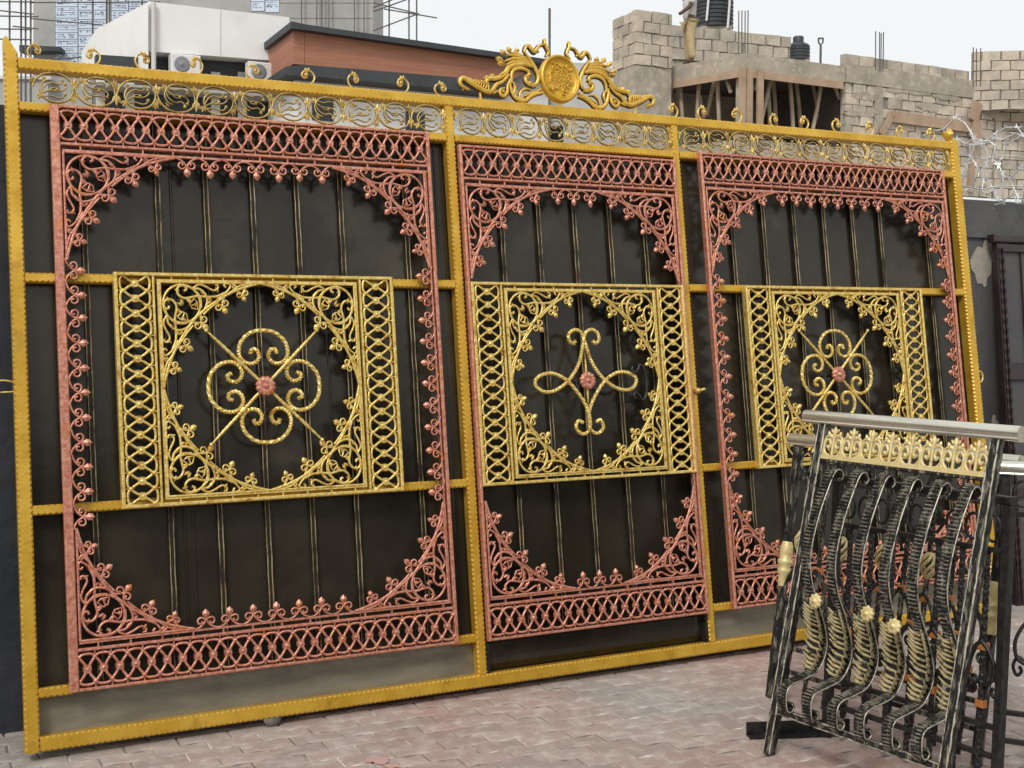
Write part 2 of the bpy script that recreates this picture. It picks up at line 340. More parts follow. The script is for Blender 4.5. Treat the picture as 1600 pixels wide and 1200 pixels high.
# ------------------------------------------------------------------ the gate
gate = empty('ornamental_gate', GO, (-LEAN, 0, YAW))
tag(gate, 'huge gold framed sliding gate with rose copper filigree leaning on the wall', 'gate')
def notch_bar(name, L, wx, wy, parent, vertical, x, z, y0=0.0, pitch=0.021, mats=None, mitre=False):
    """square tube along Z (vertical) or X with pressed, scalloped front edges; front face at y0."""
    q = MB(); n = int(L / (pitch / 2)); rings = []
    for i in range(n + 1):
        t = L * i / n; k = 0.0088 if i % 2 == 0 else 0.0030
        prof = [(0, wy), (0, k * 1.2), (k, 0), (wx - k, 0), (wx, k * 1.2), (wx, wy)]
        rings.append([((x + a) if vertical else (x + t), y0 + c, (z + t) if vertical else (z + a)) for a, c in prof])
    if vertical: rings = [r[::-1] for r in rings]
    nn = 6; k = len(rings)
    vs = [v for r in rings for v in r]; fs = []; ms = []
    order = range(nn)
    for i in range(k - 1):
        for j in order:
            fs.append((i * nn + j, i * nn + (j + 1) % nn, (i + 1) * nn + (j + 1) % nn, (i + 1) * nn + j))
            jj = j if not vertical else (4 - j) % nn
            ms.append(1 if jj in (1, 3) else 0)
    o = len(q.v); q.add(vs, fs); q.m = ms; q.sm = [False] * len(fs)
    q.add(rings[0], [tuple(range(nn - 1, -1, -1))]); q.add(rings[-1], [tuple(range(nn))])
    return q.build(name, mats or [M['gold'], M['goldedge']], parent)
# posts and rails (measured on the gate plane, metres)
UL, U1a, U1b, U2a, U2b, UR0, UR1 = -0.052, 1.795, 1.838, 3.020, 3.060, 4.920, 4.978
notch_bar('post', 2.66, 0.052, 0.055, gate, True, UL, -0.055)
notch_bar('post', 2.545, 0.043, 0.05, gate, True, U1a, 0.0, 0.002)
notch_bar('post', 2.545, 0.040, 0.05, gate, True, U2a, 0.0, 0.002)
notch_bar('post', 2.66, 0.058, 0.055, gate, True, UR0, -0.055)
notch_bar('top_rail', UR0 - 0.0, 0.048, 0.055, gate, False, 0.0, 2.545)
notch_bar('bottom_rail', UR0 - 0.0, 0.055, 0.055, gate, False, 0.0, -0.055)
for a, c in ((0, U1a), (U1b, U2a), (U2b, UR0)):
    notch_bar('frieze_rail', c - a, 0.038, 0.045, gate, False, a, 2.381, 0.003)
for v0 in (1.709, 0.819):
    for a, c in ((0, U1a), (U2b, UR0)):
        notch_bar('cross_rail', c - a, 0.038, 0.04, gate, False, a, v0, 0.004)
for a, c in ((0, 0.12), (1.68, U1a), (U2b, 3.19), (4.79, UR0)):
    notch_bar('lower_rail_stub', c - a, 0.037, 0.04, gate, False, a, 0.140, 0.004)
# sheets
YS = 0.062
def sheet(u0, u1, v0, v1, m, name='backing_sheet', y=YS):
    q = MB(); q.box(u0, u1, y, y + 0.003, v0, v1); return q.build(name, m, gate)
for a, c in ((0, U1a + .02), (U2b - .02, UR0)):
    sheet(a - 0.01, c + .01, 0.142, 2.40, M['sheet'])
    sheet(a - 0.01, c + .01, -0.02, 0.140, M['kick'], 'kick_plate', YS - 0.006)
sheet(U1b - 0.01, U2a + 0.01, 0.004, 2.40, M['sheet'])
q = MB()      # folded kick panel of the small door
pz = [(0.008, YS - .002), (0.035, YS - 0.022), (0.060, YS - .026), (0.125, YS - 0.026), (0.132, YS - .002)]
rings = [[(U1b + .004, y, z) for z, y in pz], [(U1b + 0.05, y - 0.004, z) for z, y in pz], [(U2a - 0.06, y - 0.004, z) for z, y in pz], [(U2a - 0.005, y, z) for z, y in pz]]
for i in range(3):
    q.add(rings[i] + rings[i + 1], [(j, j + 5, j + 6, j + 1) for j in range(4)])
q.build('folded_door_kick_panel', M['sheet'], gate)
# small wicket door rim inside the two middle posts
q = MB(); q.box(U1b + 0.001, U1b + 0.016, 0.006, 0.05, 0.004, 2.378); q.build('door_stile', M['bar'], gate)
q = MB(); q.box(U2a - 0.016, U2a - 0.001, 0.006, 0.05, 0.004, 2.378); q.build('door_stile', M['bar'], gate)
# sheet joints
for u, v0, v1 in ((0.565, 0.15, 2.38), (1.745, .15, 2.38), (3.12, .15, 2.38), (4.86, .15, 2.38), (0.60, .15, .80), (1.20, .86, 1.70)):
    q = MB(); q.box(u, u + 0.012, YS - 0.004, YS - .0005, v0, v1, 0, 0.003); q.build('sheet_fold', M['sheet'], gate)
# vertical bars: black square bars with brushed wavy edges
def wavy_bar(u, v0, v1):
    q = MB(); n = int((v1 - v0) / 0.02); hw = 0.0085; y = YS - 0.020
    rings = []; l1 = []; l2 = []; ph = u * 37
    for i in range(n + 1):
        t = v0 + (v1 - v0) * i / n; s = 0.0006 * math.sin(t * 42 + ph); k = 0.0005 * math.sin(t * 19 + ph)
        rings.append([(u - hw + k, y + .016, t), (u - hw + s, y, t), (u + hw + s, y, t), (u + hw + k, y + .016, t)][::-1])
        l1.append((u - hw + s, y, t)); l2.append((u + hw + s + k, y, t))
    q.loft(rings, 0, False)
    q.tube(l1, 0.0024, 4, 1); q.tube(l2, 0.0028, 4, 1)
    return q.build('infill_bar', [M['bar'], M['barline']], gate)
for u in (0.228, 0.515, 0.710, 0.905, 1.096, 1.291, 1.592): wavy_bar(u, 0.15, 2.38)
for u in (2.065, 2.259, 2.452, 2.647, 2.845): wavy_bar(u, 0.14, 2.37)
for u in (3.375, 3.578, 3.778, 3.980, 4.179, 4.375, 4.711): wavy_bar(u, 0.15, 2.38)

# --- casting pieces (local XZ plane, front towards -Y)
RW, RD = 0.0142, 0.013
def link_mesh(m, end=False):
    q = MB(True); p = 0.030
    hexa = [(0.0195 * math.cos(a), 0.0185 * math.sin(a)) for a in [PI / 6 + i * PI / 3 for i in range(6)]]
    o = [(x, 0, z) for x, z in hexa]; t = [(x * .8, -0.010, z * .8) for x, z in hexa]
    q.add(o + t, [(5, 4, 3, 2, 1, 0), tuple(range(6, 12))] + [(i, (i + 1) % 6, (i + 1) % 6 + 6, i + 6) for i in range(6)])
    q.lathe([(0.0085, 0.0095), (0.0065, 0.0125), (0.0015, 0.0135)], 8, 0, 'Y')
    for sx in (-1, 1):
        for sz in (-1, 1):
            q.rib(crom([(sx * .006, sz * .008), (sx * .011, sz * .020), (sx * .020, sz * .033), (sx * .0285, sz * .043)], 4), 0.0138, 0.012)
    for sz in (-1, 1):
        q.rib(crom([(-.0305, sz * .0455), (-.020, sz * .0545), (0, sz * .0575), (.020, sz * .0545), (.0305, sz * .0455)], 3), 0.0138, 0.012)
        q.rib([(0.0290, sz * .044), (0.0290, sz * .068)], 0.0085, 0.008)
        q.lathe([(.0105, 0), (.009, .010), (.002, .0135)], 8, 0, 'Y', (0.0290, 0, sz * .045))
    return q.mesh('lattice_link', m)
def fleur(q, T, s=1.0, curls=True):
    """stem, two curls and a diamond bud; T maps (x, z) with z pointing away from the bar."""
    def P(l): return [T(x * s, z * s) for x, z in l]
    for sx in (-1, 1):
        q.rib(P(crom([(sx * .047, .001), (sx * .034, .004), (sx * .018, .013), (sx * .006, .026), (0, .040)], 4)), RW * .75, RD * .8)
        q.rib(P(crom([(0, .034), (sx * .010, .042), (sx * .024, .044), (sx * .033, .034), (sx * .028, .021), (sx * .016, .022), (sx * .017, .031)], 3)), RW * .75, RD * .8, taper=None)
    a = T(0, .038 * s); c = T(0, .078 * s)
    q.leaf(a, math.atan2(c[1] - a[1], c[0] - a[0]), math.hypot(c[0] - a[0], c[1] - a[1]), 0.028 * s, 0.016)
def fleur_mesh(m):
    q = MB(True); fleur(q, lambda x, z: (x, z)); return q.mesh('fleur_curl', m)
def corner_mesh(m):
    q = MB(True); L = 0.43
    def both(pts, n=4, wd=RW, closed=False, sm=True):
        for sw in (0, 1):
            l = [((y, x) if sw else (x, y)) for x, y in (crom(pts, n, closed) if sm else pts)]
            q.rib([(x * L, -y * L) for x, y in l], wd, RD, closed=closed)
    q.rib([(x * L, -y * L) for x, y in crom([(1, 0.01), (.9, .035), (.76, .08), (.62, .148), (.48, .237), (.345, .345), (.237, .48), (.148, .62), (.08, .76), (.035, .9), (.01, 1)], 4)], RW * 1.15, RD)
    q.rib([(x * L, -y * L) for x, y in arc(.215, .215, .18, .18, 0, 360, 30)[:-1]], RW, RD, closed=True)
    both([(.238, .09), (.262, .082), (.258, .052), (.215, .042), (.178, .07), (.182, .125), (.245, .163), (.36, .142), (.46, .148), (.56, .142), (.64, .108)])
    both([(.97, .012), (.88, .018), (.78, .045), (.70, .10), (.60, .17), (.50, .245), (.42, .315)], 4, RW * .8)
    both([(.72, .02), (.76, .05), (.74, .085)], 3, RW * .8)
    both([(.04, .235), (.062, .30), (.10, .36), (.16, .40), (.25, .40)], 4, RW * .8)
    both([(.655, .055), (.635, .035), (.655, .018), (.70, .03), (.68, .075), (.62, .13), (.56, .165)], 4, RW * .85)
    both([(.315, .07), (.40, .078), (.462, .155), (.445, .25), (.385, .315)])
    both([(.315, .075), (.385, .032), (.45, .048), (.525, .085), (.57, .07), (.572, .038), (.545, .03)], 4, RW * .85)
    both([(.29, .215), (.335, .165), (.365, .20), (.372, .27), (.31, .255), (.29, .215)], 1, RW * .7, False, False)
    both([(.30, .235), (.355, .215)], 1, RW * .7, False, False)
    both([(.26, .165), (.285, .20), (.30, .19)], 2, RW * .7)
    for x, y, a, ln in ((.40, .10, -20, .05), (.47, .14, -50, .045), (.55, .05, -60, .045), (.62, .12, 20, .04), (.70, .035, -30, .045), (.28, .145, -75, .05), (.20, .165, -60, .05), (.365, .19, -110, .045), (.80, .03, -25, .04), (.46, .215, 30, .04), (.145, .075, -20, .045)):
        for sw in (0, 1):
            p = (y, x) if sw else (x, y); aa = math.radians(a if not sw else -90 - a)
            q.leaf((p[0] * L, -p[1] * L), aa, ln * L * 1.35, .013, .014)
    both([(0.012, 0.012), (1.0, 0.012)], 1, RW * .95, False, False)
    for (bx, by), (tx, ty), s in (((.80, .066), (.835, .17), .80), ((.575, .172), (.64, .285), .95), ((.345, .345), (.47, .47), 1.0), ((.172, .575), (.285, .64), .95), ((.066, .80), (.17, .835), .80)):
        dx, dz = tx - bx, -(ty - by); n = math.hypot(dx, dz); dx, dz = dx / n, dz / n
        fleur(q, lambda x, z, bx=bx, by=by, dx=dx, dz=dz: (bx * L + z * dx + x * dz, -by * L + z * dz - x * dx), s * 0.92)
    return q.mesh('corner_filigree', m)
ME = {k: tuple(fn([M[k], M[k + '_under']]) for fn in (link_mesh, fleur_mesh, corner_mesh)) for k in ('copper', 'cast')}
def bars_frame(q, u0, u1, v0, v1, t, y0, y1):
    q.box(u0, u0 + t, y0, y1, v0, v1, 0, 0.003); q.box(u1 - t, u1, y0, y1, v0, v1, 0, 0.003)
    q.box(u0 + t, u1 - t, y0 + .001, y1, v0, v0 + t, 0, 0.003); q.box(u0 + t, u1 - t, y0 + .001, y1, v1 - t, v1, 0, 0.003)
YF = -0.030     # front of the applied castings
YC = -0.018     # back plane of the cast pieces
def row(parent, kind, u0, u1, n, z, vertical=False, x=0.0):
    me = ME[kind][0]; p = (u1 - u0) / n
    for i in range(n):
        c = u0 + p * (i + .5); jit = random.uniform(-.0006, .0006)
        if vertical: place('lattice_link', me, parent, (x, YC, c), (0, PI / 2 + random.uniform(-.035, .035), 0), (p / 0.06, 1, 1))
        else: place('lattice_link', me, parent, (c, YC, z), (random.uniform(-.02, .02), random.uniform(-.035, .035), 0), (p / 0.06, 1, 1))
def corners(parent, kind, u0, u1, v0, v1, s=1.0, sv=1.0):
    me = ME[kind][2]
    place('corner_filigree', me, parent, (u0, YC, v1), None, (s, 1, sv)); place('corner_filigree', me, parent, (u1, YC, v1), None, (-s, 1, sv))
    place('corner_filigree', me, parent, (u0, YC, v0), None, (s, 1, -sv)); place('corner_filigree', me, parent, (u1, YC, v0), None, (-s, 1, -sv))
def copper(u0, u1, v0, v1, nl, lw, sides=True):
    q = MB()
    q.box(u0, u0 + lw, YF, 0.0025, v0, v1, 0, 0.004); q.box(u1 - 0.016, u1, YF, 0.0025, v0, v1, 0, 0.003)
    a, c = u0 + lw, u1 - 0.016
    T = 0.012
    for z in (v1 - T, v1 - 0.148 - T, v0 + 0.0, v0 + 0.148): q.box(a, c, YF + .002, 0.0025, z, z + T, 0, 0.003)
    iv1, iv0 = v1 - 0.148 - T - 0.016, v0 + 0.148 + T + 0.016
    for z in (iv1 - 0.008, iv0): q.box(a + 0.006, c - 0.006, YC - .008, -0.004, z, z + 0.008)
    q.box(c - 0.016, c - 0.009, YC - .008, -0.004, iv0 + .009, iv1 - .009)
    n = int((c - a) / 0.115)
    for i in range(n):
        x = a + (c - a) * (i + .6) / n
        q.box(x, x + 0.006, YC - .006, -0.006, iv1 - .0005, iv1 + 0.0165); q.box(x, x + 0.006, YC - .006, -0.006, iv0 - 0.0165, iv0 + .0005)
    o = q.build('copper_border', M['copper'], gate)
    row(o, 'copper', a + .002, c - .002, nl, v1 - T - 0.074 + .006 - .0)
    row(o, 'copper', a + .002, c - .002, nl, v0 + T / 2 + 0.074)
    ia, ic = a + 0.004, c - 0.014
    corners(o, 'copper', ia, ic, iv0 + .006, iv1 - .006)
    fl = ME['copper'][1]; L = 0.43
    g0, g1 = ia + L, ic - L
    n = max(2, round((g1 - g0) / 0.095)); p = (g1 - g0) / n
    for i in range(n):
        x = g0 + p * (i + .5)
        place('fleur_curl', fl, o, (x, YC, iv1 - 0.006), (0, PI + random.uniform(-.06, .06), 0), (p / .095, 1, random.uniform(.92, 1.08))); place('fleur_curl', fl, o, (x, YC, iv0 + 0.006), None, (p / .095, 1, 1))
    if sides:
        g0, g1 = iv0 + L, iv1 - L; n = round((g1 - g0) / 0.095); p = (g1 - g0) / n
        for i in range(n):
            z = g0 + p * (i + .5)
            place('fleur_curl', fl, o, (ia - .003, YC, z), (0, PI / 2 + random.uniform(-.07, .07), 0), (p / .095, 1, 1)); place('fleur_curl', fl, o, (ic + .006, YC, z), (0, -PI / 2 + random.uniform(-.07, .07), 0), (p / .095, 1, 1))
    return o
copper(0.107, 1.697, 0.150, 2.406, 26, 0.034)['label'] = 'widest left copper border of linked lattice and corner scrolls'
copper(1.842, 3.010, 0.142, 2.362, 19, 0.014, False)['label'] = 'copper border on the narrow middle door'
copper(3.160, 4.815, 0.145, 2.412, 27, 0.016)['label'] = 'copper border on the right leaf of the gate'
def twist_rod(q, pts, r=0.0062, m=0, n=4, tw=150.0, yy=0.0):
    l = []
    for i in range(len(pts) - 1):      # resample
        a, c = pts[i], pts[i + 1]; k = max(1, int(math.hypot(c[0] - a[0], c[1] - a[1]) / 0.006))
        for j in range(k): l.append((a[0] + (c[0] - a[0]) * j / k, yy, a[1] + (c[1] - a[1]) * j / k))
    l.append((pts[-1][0], yy, pts[-1][1]))
    q.tube(l, r * 1.35, 4, m, False, 120.0)
def rosette(parent, u, v, y, s=1.0):
    q = MB(); n = 60; prof = [(.001, 0.026), (.006, 0.026), (.0095, .021), (.0115, .013), (.016, .016), (.026, .0185), (.036, .014), (.041, .006), (.040, 0)]
    rf = lambda j, r, h: 1.0 if r < .014 else 1 + .085 * abs(math.sin(j * 2 * PI / n * 6)) * (r / .041) * 1.3 - .06
    prof2 = prof[::-1]
    q.lathe([(r * s, h * s) for r, h in prof2], n, 0, 'Y', (u, y, v), True, lambda j, r, h: rf(j, r / s, h))
    for i in range(12):
        a = i * PI / 6 + .26
        q.rib([(u + s * .014 * math.cos(a), v + s * .014 * math.sin(a)), (u + s * .027 * math.cos(a), v + s * .027 * math.sin(a)), (u + s * .0375 * math.cos(a), v + s * .0375 * math.sin(a))], .011 * s, .008 * s, y - .010 * s, taper=[.5, 1, .6])
    return q.build('rosette', M['copper'], parent)
def quatre(u, v):
    q = MB(); k = 0.00088; y = -0.032
    half = [(0, 262), (60, 250), (104, 208), (116, 160), (104, 126), (74, 106), (40, 112), (22, 138), (32, 168), (54, 172), (62, 152)]
    path = crom([(-x, z) for x, z in half[::-1][:-1]] + half, 6)
    for r in range(4):
        c, s = math.cos(r * PI / 2), math.sin(r * PI / 2)
        twist_rod(q, [((x * c - z * s) * k + u, (x * s + z * c) * k + v) for x, z in path], 0.0068, yy=y)
    o = q.build('medallion', M['cast'], gate)
    for r in range(4):
        a = PI / 4 + r * PI / 2; q = MB()
        l = [(u + t * math.cos(a), v + t * math.sin(a)) for t in [0.03 + i * (0.325 - .03) / 40 for i in range(41)]]
        q.tube([(x, y - .003, z) for x, z in l], [0.0075 * (1 + .12 * math.sin(i * 1.9)) * (1 if i < 30 else 1 - .55 * (i - 30) / 10) for i in range(41)], 6)
        q.tube([(x, y - .003, z) for x, z in l[13:17]], 0.0125, 8)
        q.lathe([(.001, -.009), (.007, -.006), (.009, 0), (.007, .006), (.001, .009)], 8, 0, 'Z', (l[-1][0], y - .003, l[-1][1]))
        q.build('spear_bar', M['cast'], o)
    rosette(o, u, v, y - 0.006)
    q = MB(); q.tube([(u, y + .0, v), (u, YS - .02, v)], .008, 6); q.build('standoff', M['bar'], o)
    return o
def gold_panel(u0, u1, v0, v1, cw=0.132):
    q = MB(); T = 0.014
    bars_frame(q, u0, u1, v0, v1, T, YF - 0.004, 0.0035)
    for x in (u0 + T + cw, u1 - T - cw - 0.009):
        q.box(x, x + 0.009, YF - .002, 0.002, v0 + T, v1 - T, 0, 0.002)
    a, c = u0 + T + cw + 0.009 + 0.014, u1 - T - cw - 0.009 - 0.014
    for z in (v1 - T - 0.020, v0 + T + .012): q.box(a, c, YC - .008, -0.004, z, z + 0.008)
    for x in (a - 0.004, c - 0.004): q.box(x, x + .008, YC - .0085, -.0045, v0 + T + .0125, v1 - T - .0125)
    for i in range(8):
        x = a + (c - a) * (i + .5) / 8
        q.box(x, x + .006, YC - .006, -.006, v1 - T - .0125, v1 - T + .001); q.box(x, x + .006, YC - .006, -.006, v0 + T - .001, v0 + T + .0125)
    o = q.build('gold_border', M['cast'], gate)
    for x in (u0 + T + cw / 2, u1 - T - cw / 2): row(o, 'cast', v0 + T, v1 - T, 15, 0, True, x)
    corners(o, 'cast', a + .003, c - .003, v0 + T + .018, v1 - T - .018, ((c - a) / 2 - .004) / .43, ((v1 - v0) / 2 - T - .02) / .43)
    return o
gold_panel(0.320, 1.484, 0.822, 1.749)['label'] = 'left gold border around the four lobed medallion'
gold_panel(1.856, 2.998, 0.818, 1.734)['label'] = 'middle gold border around the cross shaped scroll'
gold_panel(3.374, 4.562, 0.816, 1.738)['label'] = 'right gold border around the four lobed medallion'
quatre(0.900, 1.285); quatre(3.918, 1.276)
# middle medallion
q = MB(); uc, vc, k = 2.416, 1.275, 0.00109; y = -0.032
path = [(728, 440), (742, 452), (760, 438), (757, 408), (728, 392), (697, 406), (682, 450), (655, 535), (600, 608), (530, 650), (470, 652), (438, 618), (460, 588), (520, 577), (585, 604), (640, 662), (680, 730), (690, 790), (680, 825), (648, 838), (620, 812), (632, 782), (655, 790)]
pts = [(x - 688, 612 - z) for x, z in path]
for s in (1, -1):
    twist_rod(q, [(s * x * k + uc, z * k + vc) for x, z in crom(pts, 5)], 0.0068, yy=y - (0.004 if s > 0 else 0))
med = q.build('medallion', M['cast'], gate)
q = MB()
for s in (1, -1): q.tube([(uc, y - .002, vc + s * (.04 + i * .006)) for i in range(11)], [.0075 * (1 - .06 * i) for i in range(11)], 6)
q.build('spindle', M['cast'], med); rosette(med, uc, vc, y - .006)
q = MB(); q.tube([(uc, y, vc), (uc, YS - .02, vc)], .008, 6); q.build('standoff', M['bar'], med)
# door pull and latch
q = MB()
q.tube([(2.72 + x, -0.03 - .0 * z, 1.262 + z) for x, z in crom([(-.045, .075), (-.052, .058), (-.038, .048), (-.018, .06), (-.004, .085), (.018, .06), (.026, 0), (.018, -.06), (-.004, -.085), (-.02, -.06), (-.04, -.05), (-.05, -.062), (-.042, -.076)], 5)], 0.0065, 6)
for s in (1, -1): q.tube([(2.715, -.03, 1.262 + s * .082), (2.715, .05, 1.262 + s * .082)], .006, 6)
q.build('door_pull', M['black'], gate)
q = MB(); q.lathe([(.004, -.01), (.013, -.01), (.015, 0), (.015, .018), (.010, .03), (.004, .034)], 12, 0, 'Y', (3.046, -0.004, 1.215)); q.tube([(3.046, -.02, 1.215), (3.085, -.022, 1.222)], .007, 8); q.build('latch', M['cast'], gate)
q = MB(); q.tube([(4.995 + .022 * math.cos(a), .02, 1.25 + .03 * math.sin(a)) for a in [i * PI / 8 for i in range(16)]], .006, 6, closed=True); q.build('pull_ring', M['cast'], gate)
q = MB(); q.tube(crom([(-.045, .03, 1.325), (-.09, .02, 1.335), (-.17, .03, 1.318), (-.19, .03, 1.30), (-.15, .03, 1.29), (-.05, .03, 1.292)], 5), .0035, 5); q.build('tie_wire', M['cast'], gate)
# --- rinceau frieze
def scroll_cell(m):
    q = MB(True); r = 0.047; w_, d_ = 0.0076, 0.009
    q.rib(crom([(-.0785, -.001), (-.066, .024), (-.040, .046), (0, .054), (.040, .046), (.066, .024), (.0785, -.001)], 5), w_ * 1.15, d_)
    q.rib(crom([(.070, .016), (.066, -.016), (.044, -.042), (.006, -.051), (-.032, -.040), (-.050, -.010), (-.040, .018), (-.018, .028)], 5), w_, d_)
    for l, k in (([(-.046, -.018), (-.034, .004), (-.010, .018), (.014, .014), (.026, .020), (.030, .030)], .8), ([(-.044, -.024), (-.018, -.010), (.010, -.010), (.030, -.006), (.044, .006), (.040, .018)], .8), ([(-.038, -.034), (-.012, -.028), (.012, -.034), (.030, -.032), (.040, -.020)], .7), ([(-.020, -.012), (-.010, -.002), (.004, .000), (.010, -.004)], .7)):
        q.rib(crom(l, 4), w_ * k, d_ * .8); q.lathe([(.0065, 0), (.0055, .008), (.002, .010)], 8, 0, 'Y', (l[-1][0], 0, l[-1][1]))
    for a, ln in ((150, .022), (185, .024), (215, .020), (120, .018)): q.leaf((-.030, .026), math.radians(a), ln * .8, .008, .008)
    for a, ln in ((35, .026), (60, .030), (85, .026), (110, .022)): q.leaf((-.072, .010), math.radians(a + 40), ln, .007, .008)
    for a, ln in ((118, .036), (92, .044), (66, .036)): q.leaf((.0765, .002), math.radians(a), ln, .013, .011)
    for a, ln in ((285, .030), (262, .034), (240, .028)): q.leaf((.070, -.020), math.radians(a), ln, .009, .009)
    for a, ln in ((215, .024), (245, .028), (275, .022)): q.leaf((-.046, -.022), math.radians(a), ln, .010, .009)
    return q.mesh('scroll_ornament', m)
sm = scroll_cell([M['frieze'], M['cast_under']])
for a, c, n in ((0.05, 1.79, 11), (1.845, 3.015, 8), (3.065, 4.90, 12)):
    p = (c - a) / n
    for i in range(n):
        place('scroll_ornament', sm, gate, (a + p * (i + .5), 0.012, 2.482), None, (p / .155, 1, 1.12 if i % 2 == 0 else -1.12)).rotation_euler = (0, random.uniform(-.04, .04), 0)
# --- curl finials along the top rail
q = MB()
q.rib(crom([(.012, .0), (-.008, .006), (-.024, .022), (-.028, .044), (-.014, .064), (.008, .068), (.024, .056), (.026, .040), (.014, .032), (.004, .040)], 5), .0075, .009, .005)
for a, ln in ((70, .030), (110, .034), (30, .026)): q.leaf((.004, .056), math.radians(a), ln * .8, .010, .011, .004)
q.lathe([(.009, 0), (.008, .009), (.002, .013)], 10, 0, 'Y', (.010, .004, .046)); q.rib([(.03, .001), (-.03, .001)], .006, .010, .005)
fm = q.mesh('curl_finial', M['cast'])
fin = [0.062, 0.283, 0.474, 0.692, 0.927, 1.169, 1.374, 1.608, 1.790, 3.058, 3.232, 3.448, 3.686, 3.891, 4.110, 4.346, 4.565, 4.796]
for i, u in enumerate(fin):
    place('curl_finial', fm, gate, (u, 0.025, 2.592), None, ((1 if i % 2 == 0 else -1) * (.86 + .07 * (i % 3)), 1.2, .92 + .04 * (i % 4)))
# post finials
q = MB()
q.add([(-.052, 0, 2.605), (0, 0, 2.605), (0, .055, 2.605), (-.052, .055, 2.605), (-.04, .0, 2.672), (-.04, .055, 2.672), (-.052, .0, 2.66), (-.052, .055, 2.66)], [(0, 1, 4, 6), (3, 7, 5, 2), (0, 6, 7, 3), (6, 4, 5, 7), (1, 2, 5, 4)])
q.build('post_cap', M['gold'], gate)
q = MB(); q.leaf((4.965, 2.60), math.radians(150), .10, .045, .03, .03); q.leaf((4.94, 2.60), math.radians(90), .075, .05, .04, .035); q.build('leaf_finial', M['gold'], gate)
# --- crest
CU, CV = 2.410, 2.728
def cz(l): return [((x - 785) / 5 * .0035, -(y_ - 365 - .08 * (x - 785)) / 5 * .00316) for x, y_ in l]
strokes = [
 ([(650, 470), (600, 478), (555, 498), (505, 535), (450, 518), (420, 480), (405, 420), (400, 370)], .014, .016),
 ([(640, 440), (600, 462), (540, 480), (510, 500)], .010, .012),
 ([(415, 400), (420, 330), (450, 292), (500, 285), (548, 308), (545, 345), (515, 352)], .013, .016),
 ([(600, 420), (560, 415), (525, 385), (530, 345), (570, 330)], .012, .016),
 ([(545, 415), (600, 405), (622, 350), (600, 280), (565, 215), (530, 165)], .013, .018),
 ([(585, 275), (520, 255), (450, 262), (400, 285), (370, 320), (330, 345)], .016, .018),
 ([(575, 262), (510, 240), (440, 240), (385, 262)], .013, .016),
 ([(565, 245), (500, 220), (440, 215), (375, 235)], .013, .016),
 ([(555, 228), (500, 200), (445, 188), (395, 188)], .012, .015),
 ([(545, 210), (500, 188), (470, 172), (430, 170)], .011, .014),
 ([(400, 300), (360, 345), (300, 368), (250, 370), (225, 400), (230, 440)], .015, .018),
 ([(395, 340), (350, 390), (300, 415), (270, 455), (235, 470), (180, 445), (130, 415), (100, 395), (65, 372), (38, 385), (38, 420), (62, 440), (95, 458)], .016, .02),
 ([(410, 370), (385, 420), (380, 470), (352, 500), (325, 482), (330, 448), (362, 440)], .012, .016),
 ([(205, 395), (165, 398), (130, 395), (100, 380), (60, 365)], .014, .018),
 ([(240, 465), (280, 470), (320, 460)], .012, .014),
 ([(430, 480), (440, 430), (425, 390)], .010, .014),
 ([(470, 520), (480, 470), (520, 440), (560, 450)], .009, .012),
 ([(525, 165), (540, 125), (565, 112), (585, 140), (605, 158), (630, 128), (650, 104), (690, 100)], .013, .018),
 ([(690, 62), (692, 100), (706, 130), (712, 160), (690, 192)], .012, .016),
 ([(640, 112), (628, 140), (640, 158)], .009, .012),
]
q = MB(True)
for s in (1, -1):
    for l, wd, dp in strokes:
        c = crom(cz(l), 4); n = len(c)
        q.rib([(s * x + CU, z + CV) for x, z in c], wd * 1.8, dp * 1.3, .03, taper=[.55 + .6 * math.sin(PI * min(1, (i + 1.5) / n)) for i in range(n)])
    for i in range(6):     # rings of the horn
        x0 = 232 - i * 17; y0_ = 428 - i * 6.5
        c = cz([(x0 - 4, y0_ - 34 + i * 3), (x0 + 8, y0_), (x0, y0_ + 32 - i * 3)])
        q.rib([(s * x + CU, z + CV) for x, z in crom(c, 4)], .010, .026, .03)
    for x0, y0_, r in ((540, 350, .013), (350, 462, .011), (555, 395, .010), (570, 112, .010), (690, 62, .010), (640, 112, .009), (605, 158, .009), (62, 440, .011)):
        c = cz([(x0, y0_)])[0]; q.lathe([(r, 0), (r * .9, .012), (r * .3, .018)], 8, 0, 'Y', (s * c[0] + CU, .03, c[1] + CV))
    for x0, y0_, a, ln in ((380, 260, 170, .05), (372, 235, 160, .055), (395, 190, 140, .05), (430, 172, 120, .045), (480, 175, 105, .04), (300, 365, 150, .04), (255, 372, 165, .035)):
        c = cz([(x0, y0_)])[0]; aa = math.radians(a if s > 0 else 180 - a)
        q.leaf((s * c[0] + CU, c[1] + CV), aa, ln * .8, .024, .024, .03)
    q.tube([(CU + s * .20, .028, 2.585), (CU + s * .20, .028, 2.632)], .006, 6); q.tube([(CU + s * .42, .028, 2.585), (CU + s * .42, .028, 2.665)], .006, 6)
q.tube([(CU, .028, 2.585), (CU, .028, 2.63)], .007, 6)
crest = q.build('crest', [M['crest'], M['cast_under']], gate)
q = MB(); n = 40; rx, rz = .106, .117
def ell(k, y_): return [(CU + rx * k * math.cos(2 * PI * i / n), y_, CV + .002 + rz * k * math.sin(2 * PI * i / n)) for i in range(n)]
q.loft([ell(k, y_) for k, y_ in ((1.0, .032), (1.0, .010), (.96, .002), (.90, .000), (.86, .006), (.84, .014), (.5, .010), (.15, .007))][::-1], 0, True)
disc = q.build('medallion_disc', M['gold'], crest)
rr = random.Random(5); q = MB()
